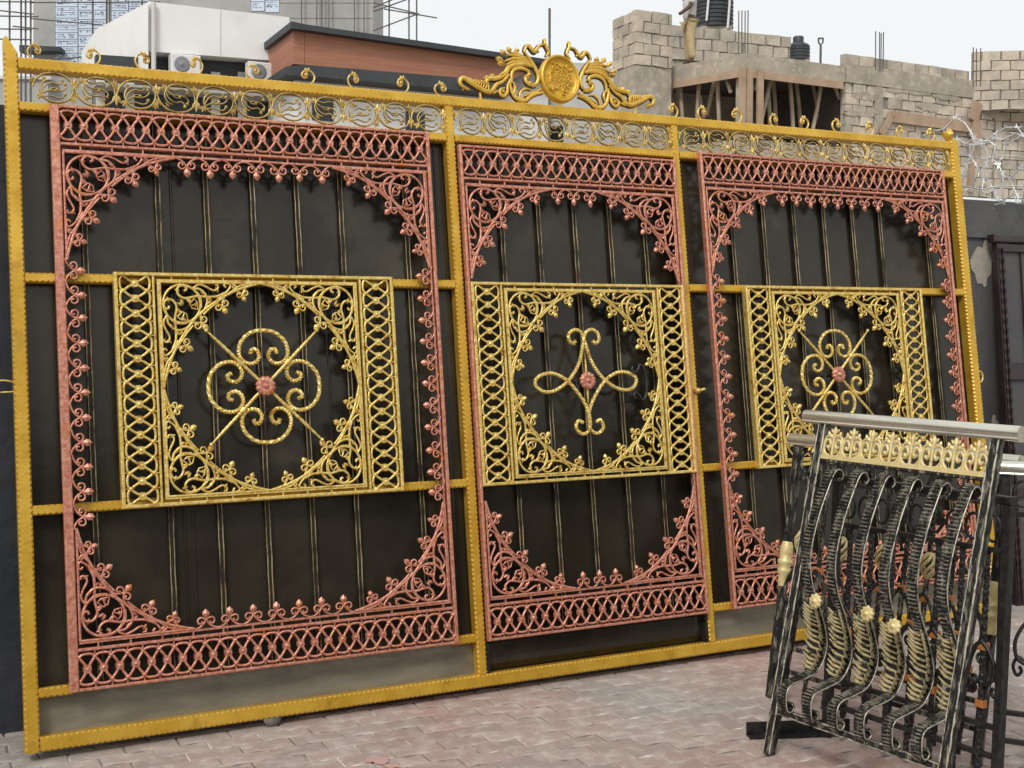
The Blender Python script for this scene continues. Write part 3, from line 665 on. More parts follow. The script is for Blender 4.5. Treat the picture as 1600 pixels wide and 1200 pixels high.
for i in range(70):       # loose swirled relief
    a = rr.uniform(0, 2 * PI); r = rr.uniform(.012, .068); x, z = r * math.cos(a), r * 1.1 * math.sin(a); h = rr.uniform(0, 2 * PI); k = rr.choice((-1, 1)) * rr.uniform(40, 110)
    l = []
    for j in range(7):
        l.append((CU + x, CV + z)); x += .0062 * math.cos(h); z += .0062 * math.sin(h); h += k * .0062
        if math.hypot(x, z / 1.1) > .084: break
    if len(l) > 2: q.rib(l, .009, .012, .014)
q.build('relief', M['gold'], disc)
# --- running wheels under the gate
for u in (0.875, 4.2):
    q = MB(); q.lathe([(.002, -.014), (.036, -.014), (.036, -.006), (.029, 0), (.036, .006), (.036, .014), (.002, .014)], 20, 0, 'Y', (u, .018, -.052)); q.build('roller_wheel', M['wheel'], gate)

# ------------------------------------------------------------------ things to the right: leaning door, railings
def gate_frame_at(u, bk): return gp(u, bk, 0)
dr = empty('steel_door', gp(5.27, 0.14, 0.0), (-0.095, 0, YAW)); tag(dr, 'black maroon steel door with rope edge leaning beside the gate', 'door')
q = MB()
for x0, x1, z0, z1 in ((0, .05, 0, 2.10), (.95, 1.0, 0, 2.10), (.05, .95, 2.05, 2.10), (.05, .95, 0, .06), (.05, .95, 1.30, 1.40), (.05, .95, .62, .68)):
    q.box(x0, x1, (0 if x0 in (0, .95) else .002), .04, z0, z1, 0, .004)
q.build('frame', M['door'], dr)
for z0, z1 in ((.06, .62), (.68, 1.30), (1.40, 2.05)):
    q = MB(); q.box(.05, .95, .022, .03, z0, z1); q.build('panel', M['doorpanel'], dr)
for x in (.20, .35, .5, .65, .8):
    q = MB(); q.box(x, x + .008, .010, .021, .06, 2.05, 0, .002); q.build('infill_bar', M['door'], dr)
for x in (0.008, .036):
    q = MB(); q.tube([(x, -.006, .02 + i * .012) for i in range(172)], [.007 * (1 + .3 * math.sin(i * 1.3)) for i in range(172)], 6); q.build('rope_trim', M['door'], dr)
q = MB(); q.box(-.03, 1.03, -.012, .045, 2.103, 2.15, 0, .008); q.build('top_cap', M['door'], dr)

# razor wire on the wall
q = MB(); R0 = .21; turns = 9; pts = []
for i in range(turns * 22):
    a = i / 22 * 2 * PI; k = 1 + .24 * math.sin(i * .37) + .14 * math.sin(i * 1.1) + .10 * math.sin(i * 2.3)
    P = gp(5.03 + i / 22 * .17, WB + .11 + R0 * k * math.cos(a), 2.545 + R0 * k * math.sin(a)); pts.append(P)
q.tube(pts, .0048, 5)
for i in range(2, len(pts) - 2):
    t = (pts[i + 1] - pts[i - 1]).normalized(); s = t.cross(Vector((random.uniform(-1, 1), random.uniform(-1, 1), random.uniform(-1, 1)))).normalized()
    c = pts[i]; hw = t * .012
    q.prism([c - hw - s * .001, c - hw * 2 + s * .022, c + s * .006, c + hw * 2 + s * .022, c + hw - s * .001, c - s * .018], t.cross(s) * .002)
for z in (2.44, 2.62): q.tube([gp(4.9 + i * .15, WB + .11, z + .02 * math.sin(i * 1.7)) for i in range(14)], .004, 5)
tag(q.build('razor_wire', M['wire']), 'coil of pale razor wire on top of the wall at right', 'razor wire')

def bar_tw(q, p0, p1, r, tw=60, m=0, n=4):
    p0, p1 = Vector(p0), Vector(p1); k = max(4, int((p1 - p0).length / .012))
    q.tube([p0.lerp(p1, i / k) for i in range(k + 1)], r, n, m, False, tw, PI / 4)
def hammered(q, p0, p1, h, m=0, me=1, seed=0):
    """square bar with dented, brushed edges"""
    rr = random.Random(seed); p0, p1 = Vector(p0), Vector(p1); L = (p1 - p0).length; k = int(L / .02); t = (p1 - p0) / L
    sd = Vector((1, 0, 0)) if abs(t.x) < .9 else Vector((0, 0, 1)); fr = Vector((0, -1, 0)); rings = []; ed = [[], []]
    for i in range(k + 1):
        c = p0 + t * (L * i / k); a = h * (1 + rr.uniform(-.10, .07)); e = h * (1 + rr.uniform(-.10, .07)); ch = h * .28
        ring = [c + sd * x + fr * y for x, y in ((-a, -h), (e, -h), (e, h - ch), (e - ch, h), (-a + ch, h), (-a, h - ch))]
        rings.append(ring); ed[0].append((ring[2] + ring[3]) / 2); ed[1].append((ring[4] + ring[5]) / 2)
    q.loft(rings, m, False)
    for l in ed: q.tube(l, [.0034 * (1 + rr.uniform(-.5, .4)) for _ in l], 5, me)
def knob(parent, c, s=1.0):
    q = MB(); q.lathe([(r * s, h * s) for r, h in ((.020, -.10), (.024, -.075), (.021, -.055), (.030, -.04), (.030, -.025), (.024, -.015), (.033, .0), (.033, .012), (.025, .022), (.029, .045), (.027, .075), (.020, .095))], 16, 0, 'Z', c)
    return q.build('turned_knob', M['cream'], parent)
def handrail(parent, a0, a1, z):
    q = MB(); prof = [(.025 * math.cos(t), .025 * math.sin(t) + .004) for t in [-.6 + (PI + 1.2) * i / 16 for i in range(17)]] + [(-.017, -.014), (-.022, -.016), (-.022, -.022), (.022, -.022), (.022, -.016), (.017, -.014)]
    q.loft([[(a0 + (a1 - a0) * i / 8, y_, z + h) for y_, h in prof] for i in range(9)], 0, True)
    return q.build('handrail', M['rail'], parent)
def lily_mesh(p):
    q = MB(); w_ = .0125; hp = p / 2
    for s in (1, -1):
        q.rib(crom([(s * .002, .004), (s * hp * .50, .006), (s * hp * .90, .026), (s * hp * .86, .056), (s * hp * .52, .068), (s * hp * .26, .052), (s * hp * .40, .034), (s * hp * .62, .044)], 4), w_, .008)
        q.rib(crom([(s * hp * .96, .010), (s * hp * .98, .05), (s * hp * .80, .078), (s * hp * .40, .082), (0, .074)], 4), w_ * .8, .007)
        q.leaf((s * hp * .55, .076), math.radians(90 - s * 10), .026, .014, .008)
        q.leaf((s * .002, .072), math.radians(90 - s * 50), .032, .015, .009); q.leaf((s * .004, .092), math.radians(90 - s * 40), .024, .012, .009)
    q.leaf((0, .068), PI / 2, .058, .018, .010); q.rib([(0, .0), (0, .075)], .013, .008)
    q.box(-hp, hp, -.010, .002, -.008, .010)
    return q.mesh('lily_casting', M['cream'])
def belly_bar(parent, a, prof, wd):
    """flat stamped bar bent out of the railing plane; prof in (back, height)"""
    q = MB(); c = crom(prof, 6); d = 0; rings = []; k = 0; seg = []
    for i in range(len(c) - 1):      # resample to ridge spacing
        p, n = c[i], c[i + 1]; m_ = max(1, int(round(math.hypot(n[0] - p[0], n[1] - p[1]) / .0072)))
        for j in range(m_): seg.append((p[0] + (n[0] - p[0]) * j / m_, p[1] + (n[1] - p[1]) * j / m_))
    seg.append(c[-1])
    for i, (y_, z) in enumerate(seg):
        p, n = seg[max(0, i - 1)], seg[min(len(seg) - 1, i + 1)]; ty, tz = n[0] - p[0], n[1] - p[1]; L = math.hypot(ty, tz) or 1; ny, nz = tz / L, -ty / L
        h = .0045 + (.0035 if i % 2 else 0); w2 = wd / 2
        rings.append([(a + w2, y_ - ny * .004, z - nz * .004), (a - w2, y_ - ny * .004, z - nz * .004), (a - w2, y_ + ny * h * .8, z + nz * h * .8), (a - w2 * .8, y_ + ny * h, z + nz * h), (a + w2 * .8, y_ + ny * h, z + nz * h), (a + w2, y_ + ny * h * .8, z + nz * h * .8)])
    q.loft(rings, 0, False)
    for i in range(1, len(seg) - 1, 2):      # raised stamped ribs
        q.tube([(a - wd * .40, rings[i][3][1], rings[i][3][2]), (a + wd * .40, rings[i][3][1], rings[i][3][2])], 0.0026, 5, 2)
    for s in (1, -1): q.tube([(a + s * wd / 2, y_, z) for y_, z in seg[::2]], .0028, 5, 1)
    return q.build('belly_bar', [M['brush'], M['brushlight'], M['ridge']], parent), seg
def acanthus(parent, a, seg, i0, i1, ln=.072):
    q = MB(); n = 13; L_ = []
    for i in range(n):
        t = i / (n - 1); y_, z = seg[int(i0 + (i1 - i0) * t)]; sz = ln * (.50 + .55 * math.sin(PI * (.12 + .8 * t)))
        for s in (-1, 1):
            p0 = Vector((a + s * .004, y_ - .012, z)); p1 = p0 + Vector((s * sz * .30, -sz * .40, sz * .12)); p2 = p0 + Vector((s * sz * .42, -sz * .78, sz * .42))
            q.tube([p0, p0.lerp(p1, .5) + Vector((s * .003, -.003, 0)), p1, p2], [.005, .0075, .0070, .0020], 5, 0)
        L_.append([(a - sz * .26, y_ - .012 - sz * .34, z + sz * .06), (a, y_ - .010, z - .004), (a + sz * .26, y_ - .012 - sz * .34, z + sz * .06), (a, y_ - .004, z - .006)])
    q.loft(L_, 1, True)
    return q.build('acanthus_leaf', [M['leafmix'], M['black']], parent)
# front railing
PR = [(.030, 1.060), (.042, 1.075), (.030, 1.095), (.008, 1.098), (-.010, 1.080), (-.024, 1.040), (-.046, .96), (-.060, .88), (-.066, .80), (-.056, .72), (-.016, .64), (.052, .55), (.104, .46), (.108, .395), (.076, .335), (.010, .302), (-.050, .278), (-.068, .25), (-.062, .215), (-.050, .185), (-.028, .178), (-.016, .195), (-.028, .208)]
r1 = empty('balcony_railing', (0.968, 4.509, 0.004), (-0.23, 0, -0.969))
tag(r1, 'brushed black iron railing panel with bellied bars and pale gold lily strip, frontmost', 'railing', 'railing panels leaning at right')
A, h1, h2, h3 = .743, .164, 1.131, 1.287
for x, sd in ((0, 1), (A, 2)):
    q = MB(); hammered(q, (x, 0, 0), (x, 0, h3 - .022), .0175, 0, 1, sd); q.build('post', [M['brush'], M['brushlight']], r1)
handrail(r1, -.10, A + .085, h3)
q = MB(); hammered(q, (.018, 0, h1), (A - .018, 0, h1), .0125, 0, 1, 3); q.build('bottom_rail', [M['brush'], M['brushlight']], r1)
q = MB(); q.box(.018, A - .018, -.012, .012, h2 - .012, h2 + .006, 0, .003); q.build('middle_rail', M['brush'], r1)
n = 8; p = (A - .036) / n; lm = lily_mesh(p)
for i in range(n): place('lily_casting', lm, r1, (.018 + p * (i + .5), -.004, h2 + .008), None, None)
for i in range(6):
    a = .075 + i * (A - .15) / 5
    o, seg = belly_bar(r1, a, PR, .040); L = len(seg)
    acanthus(o, a, seg, L * .52, L * .70)
for i, z in ((1, .60), (3, .60), (4, .58)):
    a = .075 + (i - .45) * (A - .15) / 5
    q = MB(); q.lathe([(.001, .020), (.007, .018), (.010, .010), (.020, .014), (.027, .008), (.026, 0)][::-1], 36, 0, 'Y', (a, -.045, z), True, lambda j, r, h: 1.0 if r < .015 else 1 + .12 * math.sin(j * 2 * PI / 36 * 9))
    q.build('rosette', M['cream'], r1)
# black scroll panel behind with copper collars
def collar(parent, x, z, r=.016):
    q = MB(); q.box(x - r, x + r, -r * .9, r * .9, z - .013, z + .013, 0, .003); return q.build('collar', M['collar'], parent)
def scroll_panel(name, loc, rot, W, H, nb, label, knobs=False, rail=True, seed=1, baskets=False, mt='black'):
    rt = empty(name, loc, rot); tag(rt, label, 'railing', 'railing panels leaning at right')
    for j, x in enumerate((0, W)):
        q = MB(); q.box(x - .016, x + .016, -.016, .016, 0, H - (.022 if rail else 0), 0, .004); q.build('post', M['brush'] if knobs else M[mt], rt)
        if knobs: knob(rt, (x, 0, H * .52), 1.0)
    for z in (.12, .22, H - .17):
        q = MB(); q.box(.017, W - .017, -.009, .009, z, z + .018, 0, .002); q.build('cross_bar', M[mt], rt)
    if rail: handrail(rt, -.05, W + .05, H)
    else:
        q = MB(); q.box(-.016, W + .016, -.017, .017, H + .001, H + .03, 0, .004); q.build('top_bar', M[mt], rt)
    for i in range(nb):
        x = W * (i + .75) / (nb + .5)
        q = MB(); bar_tw(q, (x, 0, .02), (x, 0, H - .17), .0115, 75); o = q.build('twisted_bar', M[mt], rt)
        for z in (H * .50, H * .30): collar(rt, x, z + .02 * (i % 2))
        q = MB()
        for s in (1, -1):
            l = crom([(x, H * .52), (x + s * .03, H * .49), (x + s * .052, H * .44), (x + s * .045, H * .39), (x + s * .012, H * .37)], 5)
            q.tube([(u, -.012, z) for u, z in l], .0075, 6)
            l = crom([(x, H * .30), (x + s * .012, H * .36), (x + s * .04, H * .39), (x + s * .058, H * .36), (x + s * .045, H * .33), (x + s * .030, H * .345), (x + s * .038, H * .36)], 5)
            q.tube([(u, .012, z) for u, z in l], .0065, 6)
        q.build('scroll', M[mt], rt)
        if baskets and i % 2 == 0:
            q = MB()
            for k in range(6):
                q.tube([(x + (.004 + .024 * math.sin(PI * j / 10)) * math.cos(k * PI / 3 + j * .3), (.004 + .024 * math.sin(PI * j / 10)) * math.sin(k * PI / 3 + j * .3), H * .57 + .10 * j / 10) for j in range(11)], .007, 6)
            q.build('twisted_basket', M['cream'], rt)
    q = MB(); n = int(W / .075)
    for i in range(n):
        c = .02 + (W - .04) * (i + .5) / n
        q.tube([(c + .030 * math.cos(t), 0, H - .088 + .045 * math.sin(t)) for t in [k * PI / 8 for k in range(16)]], .006, 5, closed=True)
    q.build('ring_frieze', M[mt], rt)
    return rt
scroll_panel('balcony_railing', (1.120, 5.208, .004), (-.15, 0, -.957), 1.009, 1.12, 9, 'iron railing behind the front panel, posts with pale gold turned knobs', True, True, 2, True, 'brush')
scroll_panel('balcony_railing', (1.74, 4.28, .004), (-.10, 0, -.45), .85, 1.10, 6, 'black iron railing cut by the right edge, copper collars and scrolls', False, True, 3, False, 'black')
scroll_panel('window_grille', (1.235, 4.705, .004), (-.05, 0, -.96), .74, 1.0, 7, 'black scrolled window grille with copper collars between the railing panels', False, False, 4, False, 'black')
# black angle iron foot on the paving
fo = on_ground(1166, 1150); q = MB(); q.box(0, .42, -.003, .003, .0045, .055); q.box(0, .42, -.05, -.003, .0042, .009)
o = q.build('angle_iron', M['black']); o.location = fo; o.rotation_euler = (0, 0, .10); tag(o, 'black angle iron lying on the paving under the front railing', 'angle iron')

# ------------------------------------------------------------------ background buildings
def frame_of(yaw): return Vector((math.cos(yaw), math.sin(yaw), 0)), Vector((-math.sin(yaw), math.cos(yaw), 0))
def facade(mb, P0, n, poly, off, m=0):
    mb.prism([on_plane(x, y, P0, n) for x, y in poly], off, m)
# white building with terracotta band
d, nb_ = frame_of(.46)
Pc = at(232, 300, 30.0); nf = nb_
wb = empty('white_building', (Pc.x, Pc.y, 0)); tag(wb, 'white rendered building with red wood band and dark fascia at left', 'building')
def P_(o): o.parent = wb; o.matrix_parent_inverse = Matrix.Translation((-Pc.x, -Pc.y, 0)); return o
q = MB(); facade(q, Pc, nf, [(232, 2), (452, 27), (452, 96), (232, 80)], nb_ * 5)
dl = Vector((-.63, .777, 0)); nl = Vector((.777, .63, 0))
q.prism([on_plane(150, 46, Pc, nl), on_plane(231.7, 3, Pc, nl), on_plane(231.7, 110, Pc, nl), on_plane(150, 112, Pc, nl)], nb_ * 3)
P_(q.build('upper_wall', M['white']))
q = MB(); P2 = Pc + nb_ * .5; facade(q, P2, nf, [(150, 85), (462, 105), (462, 640), (150, 640)], nb_ * .3); P_(q.build('recess_wall', M['dark']))
q = MB(); P3 = Pc - nb_ * 2.2
facade(q, P3, nf, [(476, 46), (852, 101), (790, 128), (476, 101)], nb_ * 4)
P_(q.build('wood_band', M['wood']))
q = MB(); facade(q, P3 - nb_ * .004 + Vector((0, 0, 0)), nf, [(458, 44), (475.5, 46), (475.5, 101), (458, 100)], nb_ * 3); P_(q.build('wood_return', M['wood']))
q = MB(); facade(q, P3 - nb_ * .25, nf, [(455, 33), (478, 38), (860, 93), (860, 101), (476, 46.5), (455, 44)], nb_ * 4); P_(q.build('roof_cap', M['dark']))
q = MB(); facade(q, P3 - nb_ * .35, nf, [(446, 104), (476, 101), (800, 128), (800, 148), (476, 118), (446, 117)], nb_ * 4); P_(q.build('fascia', M['dark']))
q = MB(); facade(q, P3 + nb_ * .3, nf, [(460, 112), (860, 146), (860, 640), (460, 640)], nb_ * 3); P_(q.build('lower_wall', M['white']))
for poly in ([(488, 152), (521, 155), (521, 190), (488, 187)], [(634, 174), (664, 177), (664, 207), (634, 204)], [(540, 200), (600, 206), (600, 300), (540, 300)]):
    q = MB(); facade(q, P3 + nb_ * .27, nf, poly, nb_ * .02); f_ = P_(q.build('window', M['glass']))
for x0, x1 in ((288, 300), (460, 470)):
    pass
for x0 in (150, 196, 330, 372, 440):
    q = MB(); facade(q, P2 - nb_ * .06, nf, [(x0, 112), (x0 + 14, 113), (x0 + 14, 260), (x0, 260)], nb_ * .055); P_(q.build('pier', M['offwhite']))
q = MB(); facade(q, P2 - nb_ * .8, nf, [(150, 128), (462, 150), (462, 154), (150, 132)], nb_ * .75); P_(q.build('ledge', M['greyconc']))
q = MB(); facade(q, Pc - nb_ * .012, nf, [(344, 16), (345.2, 16.2), (345.2, 86), (344, 86)], nb_ * .01); P_(q.build('render_joint', M['offwhite']))
q = MB(); q.tube([on_plane(240, 4, Pc - nb_ * .09, nf), on_plane(240, 120, Pc - nb_ * .09, nf)], .06, 8); P_(q.build('rain_pipe', M['offwhite']))
def ac_unit(x, y, lab):
    c = on_plane(x, y, Pc + nb_ * .1, nf); o = empty('air_conditioner', c, (0, 0, .46)); tag(o, lab, 'air conditioner', 'air conditioners on the white building')
    q = MB(); q.box(0, .72, -.35, .0, -.5, 0, 0, .03); q.build('casing', M['plastic'], o)
    q = MB(); q.lathe([(.19, 0), (.19, .012), (.15, .006), (.04, .006), (.035, .012), (.001, .012)], 24, 0, 'Y', (.26, -.352, -.25)); q.build('fan_grille', M['fan'], o)
    q = MB(); q.box(.05, .67, -.33, .3, -.56, -.502); q.build('bracket', M['dark'], o)
ac_unit(263, 87, 'white air conditioner under the tall white parapet, nearer the corner'); ac_unit(383, 99, 'white air conditioner beside the red wood band')
# grey concrete building wrapped in printed sheets
Pg = at(320, 300, 44.0); dg, ng = frame_of(.06)
gb = empty('concrete_building', (Pg.x, Pg.y, 0)); tag(gb, 'grey unfinished concrete building with pale blue printed wrap behind the white one', 'building')
def Pb(o): o.parent = gb; o.matrix_parent_inverse = Matrix.Translation((-Pg.x, -Pg.y, 0)); return o
q = MB(); facade(q, Pg, ng, [(52, -160), (583, -160), (583, 640), (52, 640)], ng * 8); Pb(q.build('wall', M['greyconc']))
q = MB(); facade(q, Pg - ng * .5, ng, [(-200, 118), (75, 122), (75, 640), (-200, 640)], ng * 6); Pb(q.build('low_wall', M['greyconc']))
q = MB(); facade(q, Pg - ng * .6, ng, [(-200, 116), (80, 119), (80, 124), (-200, 121)], ng * .5); Pb(q.build('ledge', M['offwhite']))
q = MB(); facade(q, Pg - ng * .7, ng, [(30, 70), (94, 73), (94, 79), (30, 80)], ng * .6); Pb(q.build('ledge', M['dark']))
rr = random.Random(3)
def wrap(x0, x1, y0, y1):
    q = MB(); facade(q, Pg - ng * .03, ng, [(x0, y0), (x1, y0), (x1, y1), (x0, y1)], ng * .02); o = Pb(q.build('wrap_sheet', M['wrap']))
    q = MB(); pl = Pg - ng * .036
    def bar(a, b_, c, e): facade(q, pl, ng, [(a, c), (b_, c), (b_, e), (a, e)], ng * .004)
    y = y0 + 2
    bar(x0 + .2, x0 + .7, y0, y1)
    while y < y1 - 6:
        k = rr.random()
        bar(x0, x1, y, y + .8)
        yy = y + 3
        while yy < y + rr.choice((9, 13)) and yy < y1 - 3:
            x = x0 + rr.uniform(2, 5); 
            while x < x1 - 4:
                l = rr.uniform(1.2, 4.5)
                if x + l < x1 - 1: bar(x, x + l, yy, yy + rr.choice((.7, .9, 1.8)))
                x += l + rr.uniform(.6, 1.6)
                if rr.random() < .18: x += rr.uniform(3, 9)
            yy += rr.choice((2.6, 3.4, 4.2))
        y = yy + 1.2
    Pb(q.build('printed_lines', M['print']))
for x0, x1 in ((86, 121), (122, 166), (174, 200), (201, 232)): wrap(x0, x1, -40, 112)
wrap(392, 413, -60, 17); wrap(414, 436, -60, 19)
q = MB()
for x in (470, 494, 502, 513, 553, 568): facade(q, Pg - ng * .3, ng, [(x, -150), (x + 1.6, -150), (x + 1.6, 200), (x, 200)], ng * .08)
Pb(q.build('service_pipes', M['steel']))
for y in (-20, 4, 28): 
    q = MB(); facade(q, Pg - ng * .012, ng, [(437, y), (582, y), (582, y + .8), (437, y + .8)], ng * .01); Pb(q.build('panel_joint', M['mortar']))
def scaffold(vert, horiz, Y, lab, diag=()):
    o = empty('scaffold', at(vert[0][0], 400, Y) * 1.0); o.location.z = 0; tag(o, lab, 'scaffold'); O = Vector(o.location)
    for x, y0, y1 in vert:
        q = MB(); q.tube([at(x, y1, Y) - O, at(x, y0, Y) - O], .030, 6); q.build('upright', M['steel'], o)
    for x0, y0, x1, y1 in horiz:
        q = MB(); q.tube([at(x0, y0, Y - .06) - O, at(x1, y1, Y - .06) - O], .024, 6); q.build('ledger', M['steel'], o)
    return o
scaffold([(15, -80, 560), (33, -80, 560), (40, -80, 560), (48, -80, 560), (-30, -80, 560)], [(-60, 2, 52, 3), (-60, 10, 52, 22), (-60, 24, 60, 26), (-60, 44, 50, 46), (-60, 60, 48, 62), (20, 41, 60, 45)], 40, 'dark steel scaffold poles at the far left')
scaffold([(145, -80, 560), (166.5, -80, 560), (171.5, -80, 560), (222, -80, 560)], [(48, 29, 160, 39), (85, 92, 160, 88), (48, 4, 250, 3)], 42.4, 'steel scaffold poles against the pale blue wrap')
scaffold([(608, -80, 300), (639, -80, 300), (651, -80, 300)], [(583, 4, 655, 22), (583, 12, 640, -12), (583, 48, 652, 22), (600, 14, 683, 28), (583, 18, 650, -6)], 43, 'thin steel scaffold beside the grey concrete building')
# low pale wall between the buildings
Pm = at(850, 300, 33.0); dm, nm = frame_of(.40)
lb = empty('low_building', (Pm.x, Pm.y, 0)); tag(lb, 'low pale rendered outbuilding seen through and behind the crest', 'building')
q = MB(); facade(q, Pm, nm, [(640, 120), (800, 128), (800, 104), (856, 108), (856, 98), (910, 98), (990, 112), (1045, 125), (1045, 640), (640, 640)], nm * 3)
o = q.build('wall', M['offwhite']); o.parent = lb; o.matrix_parent_inverse = Matrix.Translation((-Pm.x, -Pm.y, 0))
for x, y, a, c in ((800, 205, 18, 14), (858, 196, 22, 30), (760, 230, 30, 40)):
    q = MB(); facade(q, Pm - nm * .02, nm, [(x, y), (x + a, y + 1), (x + a, y + c), (x, y + c)], nm * .015); o = q.build('opening', M['glass']); o.parent = lb; o.matrix_parent_inverse = Matrix.Translation((-Pm.x, -Pm.y, 0))
# masts
for x, y0, lab in ((858.5, 13, 'thin grey mast rising behind the crest'), (961, 46, 'thin steel rod left of the block tower')):
    q = MB(); Pq = at(x, 170, 31); q.tube([(0, 0, -Pq.z), (0, 0, at(x, y0, 31).z - Pq.z)], .035, 6); o = q.build('mast', M['steel']); o.location = Pq; tag(o, lab, 'mast')

# ------------------------------------------------------------------ block building under construction
YB = .5; db, nbk = frame_of(YB)
K = at(1160, 300, 28.0)
bb_ = empty('block_building', (K.x, K.y, 0)); tag(bb_, 'unfinished sandcrete block building with timber formwork and props at right', 'building')
BI = Matrix.Translation((-K.x, -K.y, 0))
def Bb(o): o.parent = bb_; o.matrix_parent_inverse = BI; return o
def loc_(P): return Vector((P.x - K.x, P.y - K.y, P.z))
def zof(x, y, P0, n): return on_plane(x, y, P0, n).z
blk = []
for s in range(5):
    q = MB(); rr = random.Random(s + 40); bl, bh, bd = .45, .225, .16
    e = lambda: rr.uniform(-.013, .013)
    q.hexa([(e(), e(), e()), (bl + e(), e(), e()), (bl, bd, 0), (0, bd, 0), (e(), e(), bh + e()), (bl + e(), e(), bh + e()), (bl, bd, bh), (0, bd, bh)])
    blk.append(q.mesh('block', M['block']))
def block_wall(P, yaw, L, z0, z1, skip=None, thick=.15, ragged=0):
    """courses of separate blocks on a mortar core; P = bottom left corner (x, y)"""
    dd, nn = frame_of(yaw); H = .25; nc = max(1, round((z1 - z0) / H)); H = (z1 - z0) / nc
    q = MB(); p0 = Vector((P.x, P.y, z0)) + nn * .035 + dd * .01; p1 = p0 + dd * (L - .02)
    up = Vector((0, 0, z1 - z0 - .008)); q.hexa([p0, p1, p1 + nn * thick, p0 + nn * thick, p0 + up, p1 + up, p1 + nn * thick + up, p0 + nn * thick + up])
    core = Bb(q.build('block_wall', M['mortar'])); CI = bb_.matrix_world
    for c in range(nc):
        off = 0 if c % 2 == 0 else -.235; x = off
        while x < L - .06:
            x0, x1 = max(0, x), min(L, x + .45)
            if x1 - x0 > .09 and not (skip and skip(x0, x1, c, nc)):
                pos = Vector((P.x, P.y, 0)) + dd * (x0 + .008) + nn * random.uniform(-.008, .006)
                o = place('block', random.choice(blk), core, Vector((pos.x, pos.y, z0 + c * H + .01)), (random.uniform(-.012, .012), random.uniform(-.014, .014), yaw), ((x1 - x0 - random.uniform(.012, .03)) / .45, 1, (H - random.uniform(.016, .034)) / .225))
            x += .47
    return core
Zt = on_plane(1160, 82, K, nbk).z; Zb = on_plane(1160, 108, K, nbk).z
PR_ = on_plane(1316, 100, K, nbk)                 # right end of the beam
Lr = (PR_ - K).to_2d().length
Ll = 3.0
nL = Vector((-.716, .698, 0)); iL = Vector((.698, .716, 0))
# ring beam
def beam(P, dd, nn, L, z0, z1, depth, m, name):
    p = Vector((P.x, P.y, z0)); q = MB(); p1 = p + dd * L; u = Vector((0, 0, z1 - z0)); k = max(1, int(L / .6))
    q.hexa([p, p1, p1 + nn * depth, p + nn * depth, p + u, p1 + u, p1 + nn * depth + u, p + nn * depth + u]); return Bb(q.build(name, m))
beam(K, db, nbk, Lr + .1, Zb, Zt, .3, M['concrete'], 'ring_beam')
beam(K + nL * .02 + iL * .01, nL, iL, Ll, Zb - .015, Zt - .012, .3, M['concrete'], 'ring_beam')
beam(K + db * .02 - nbk * .03, db, nbk, Lr, Zb - .17, Zb - .005, .04, M['timber'], 'formwork_board')
beam(K - iL * .04 + nL * .02, nL, iL, Ll, Zb - .17, Zb - .005, .04, M['timber'], 'formwork_board')
# slab over, floor under, inner walls
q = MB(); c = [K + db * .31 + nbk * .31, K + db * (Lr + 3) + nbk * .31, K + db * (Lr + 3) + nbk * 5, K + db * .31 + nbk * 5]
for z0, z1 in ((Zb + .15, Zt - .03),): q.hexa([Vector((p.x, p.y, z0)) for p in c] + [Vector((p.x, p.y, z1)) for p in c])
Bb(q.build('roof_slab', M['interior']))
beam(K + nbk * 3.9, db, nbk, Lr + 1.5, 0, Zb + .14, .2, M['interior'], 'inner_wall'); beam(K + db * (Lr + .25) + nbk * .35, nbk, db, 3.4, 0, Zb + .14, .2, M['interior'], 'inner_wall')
zf = at(1160, 215, 28).z
q = MB(); q.hexa([Vector((p.x, p.y, zf - .2)) for p in c] + [Vector((p.x, p.y, zf)) for p in c]); Bb(q.build('floor_slab', M['concrete']))
beam(K + db * .05 + nbk * .05, db, nbk, Lr + .1, 0, zf - .01, .25, M['concrete'], 'lower_wall'); beam(K + nL * .32 + iL * .04, nL, iL, Ll, 0, zf - .012, .25, M['concrete'], 'lower_wall')
# corner column between two shutter boards
beam(K + db * .05 + nbk * .05, db, nbk, .28, zf, Zb - .006, .28, M['concrete'], 'corner_column')
for P, w_ in ((K - db * .14 - nbk * .06, .17), (K + db * .36 - nbk * .08, .17), (K + db * .05 - nbk * .09, .15)):
    beam(P, db, nbk, w_, zf, Zb + .03, .06, M['timber'], 'shutter_board')
# props
def prop(x0, y0, x1, y1, bk, r=.05):
    a, c = on_plane(x0, y0, K + nbk * bk, nbk), on_plane(x1, y1, K + nbk * bk, nbk); q = MB()
    q.tube([a, a.lerp(c, .5) + Vector((random.uniform(-.02, .02), 0, 0)), c], r, 7); Bb(q.build('timber_prop', M['bamboo']))
for a in ((1187, 115, 1178, 140, .3), (1205, 120, 1183, 215, .35), (1200, 140, 1203, 215, .7), (1208, 122, 1213, 200, 1.2), (1234, 122, 1240, 215, .5), (1244, 125, 1252, 215, .9), (1270, 130, 1283, 215, 1.1), (1284, 124, 1268, 212, .4), (1298, 124, 1312, 155, .3), (1300, 135, 1304, 215, 1.2)): prop(*a)
nside = iL
def prop_l(x0, y0, x1, y1, s):
    P0 = K + iL * s; a, c = on_plane(x0, y0, P0, nside), on_plane(x1, y1, P0, nside); q = MB(); q.tube([a, c], .05, 7); Bb(q.build('timber_prop', M['bamboo']))
for a in ((1053, 131, 1042, 158, .2), (1062, 131, 1068, 205, .25), (1058, 135, 1066, 180, .5), (1092, 129, 1088, 205, .3), (1093, 150, 1100, 185, .6), (1116, 128, 1104, 182, .7), (1121, 127, 1124, 205, .35), (1135, 122, 1142, 145, .2)): prop_l(*a)
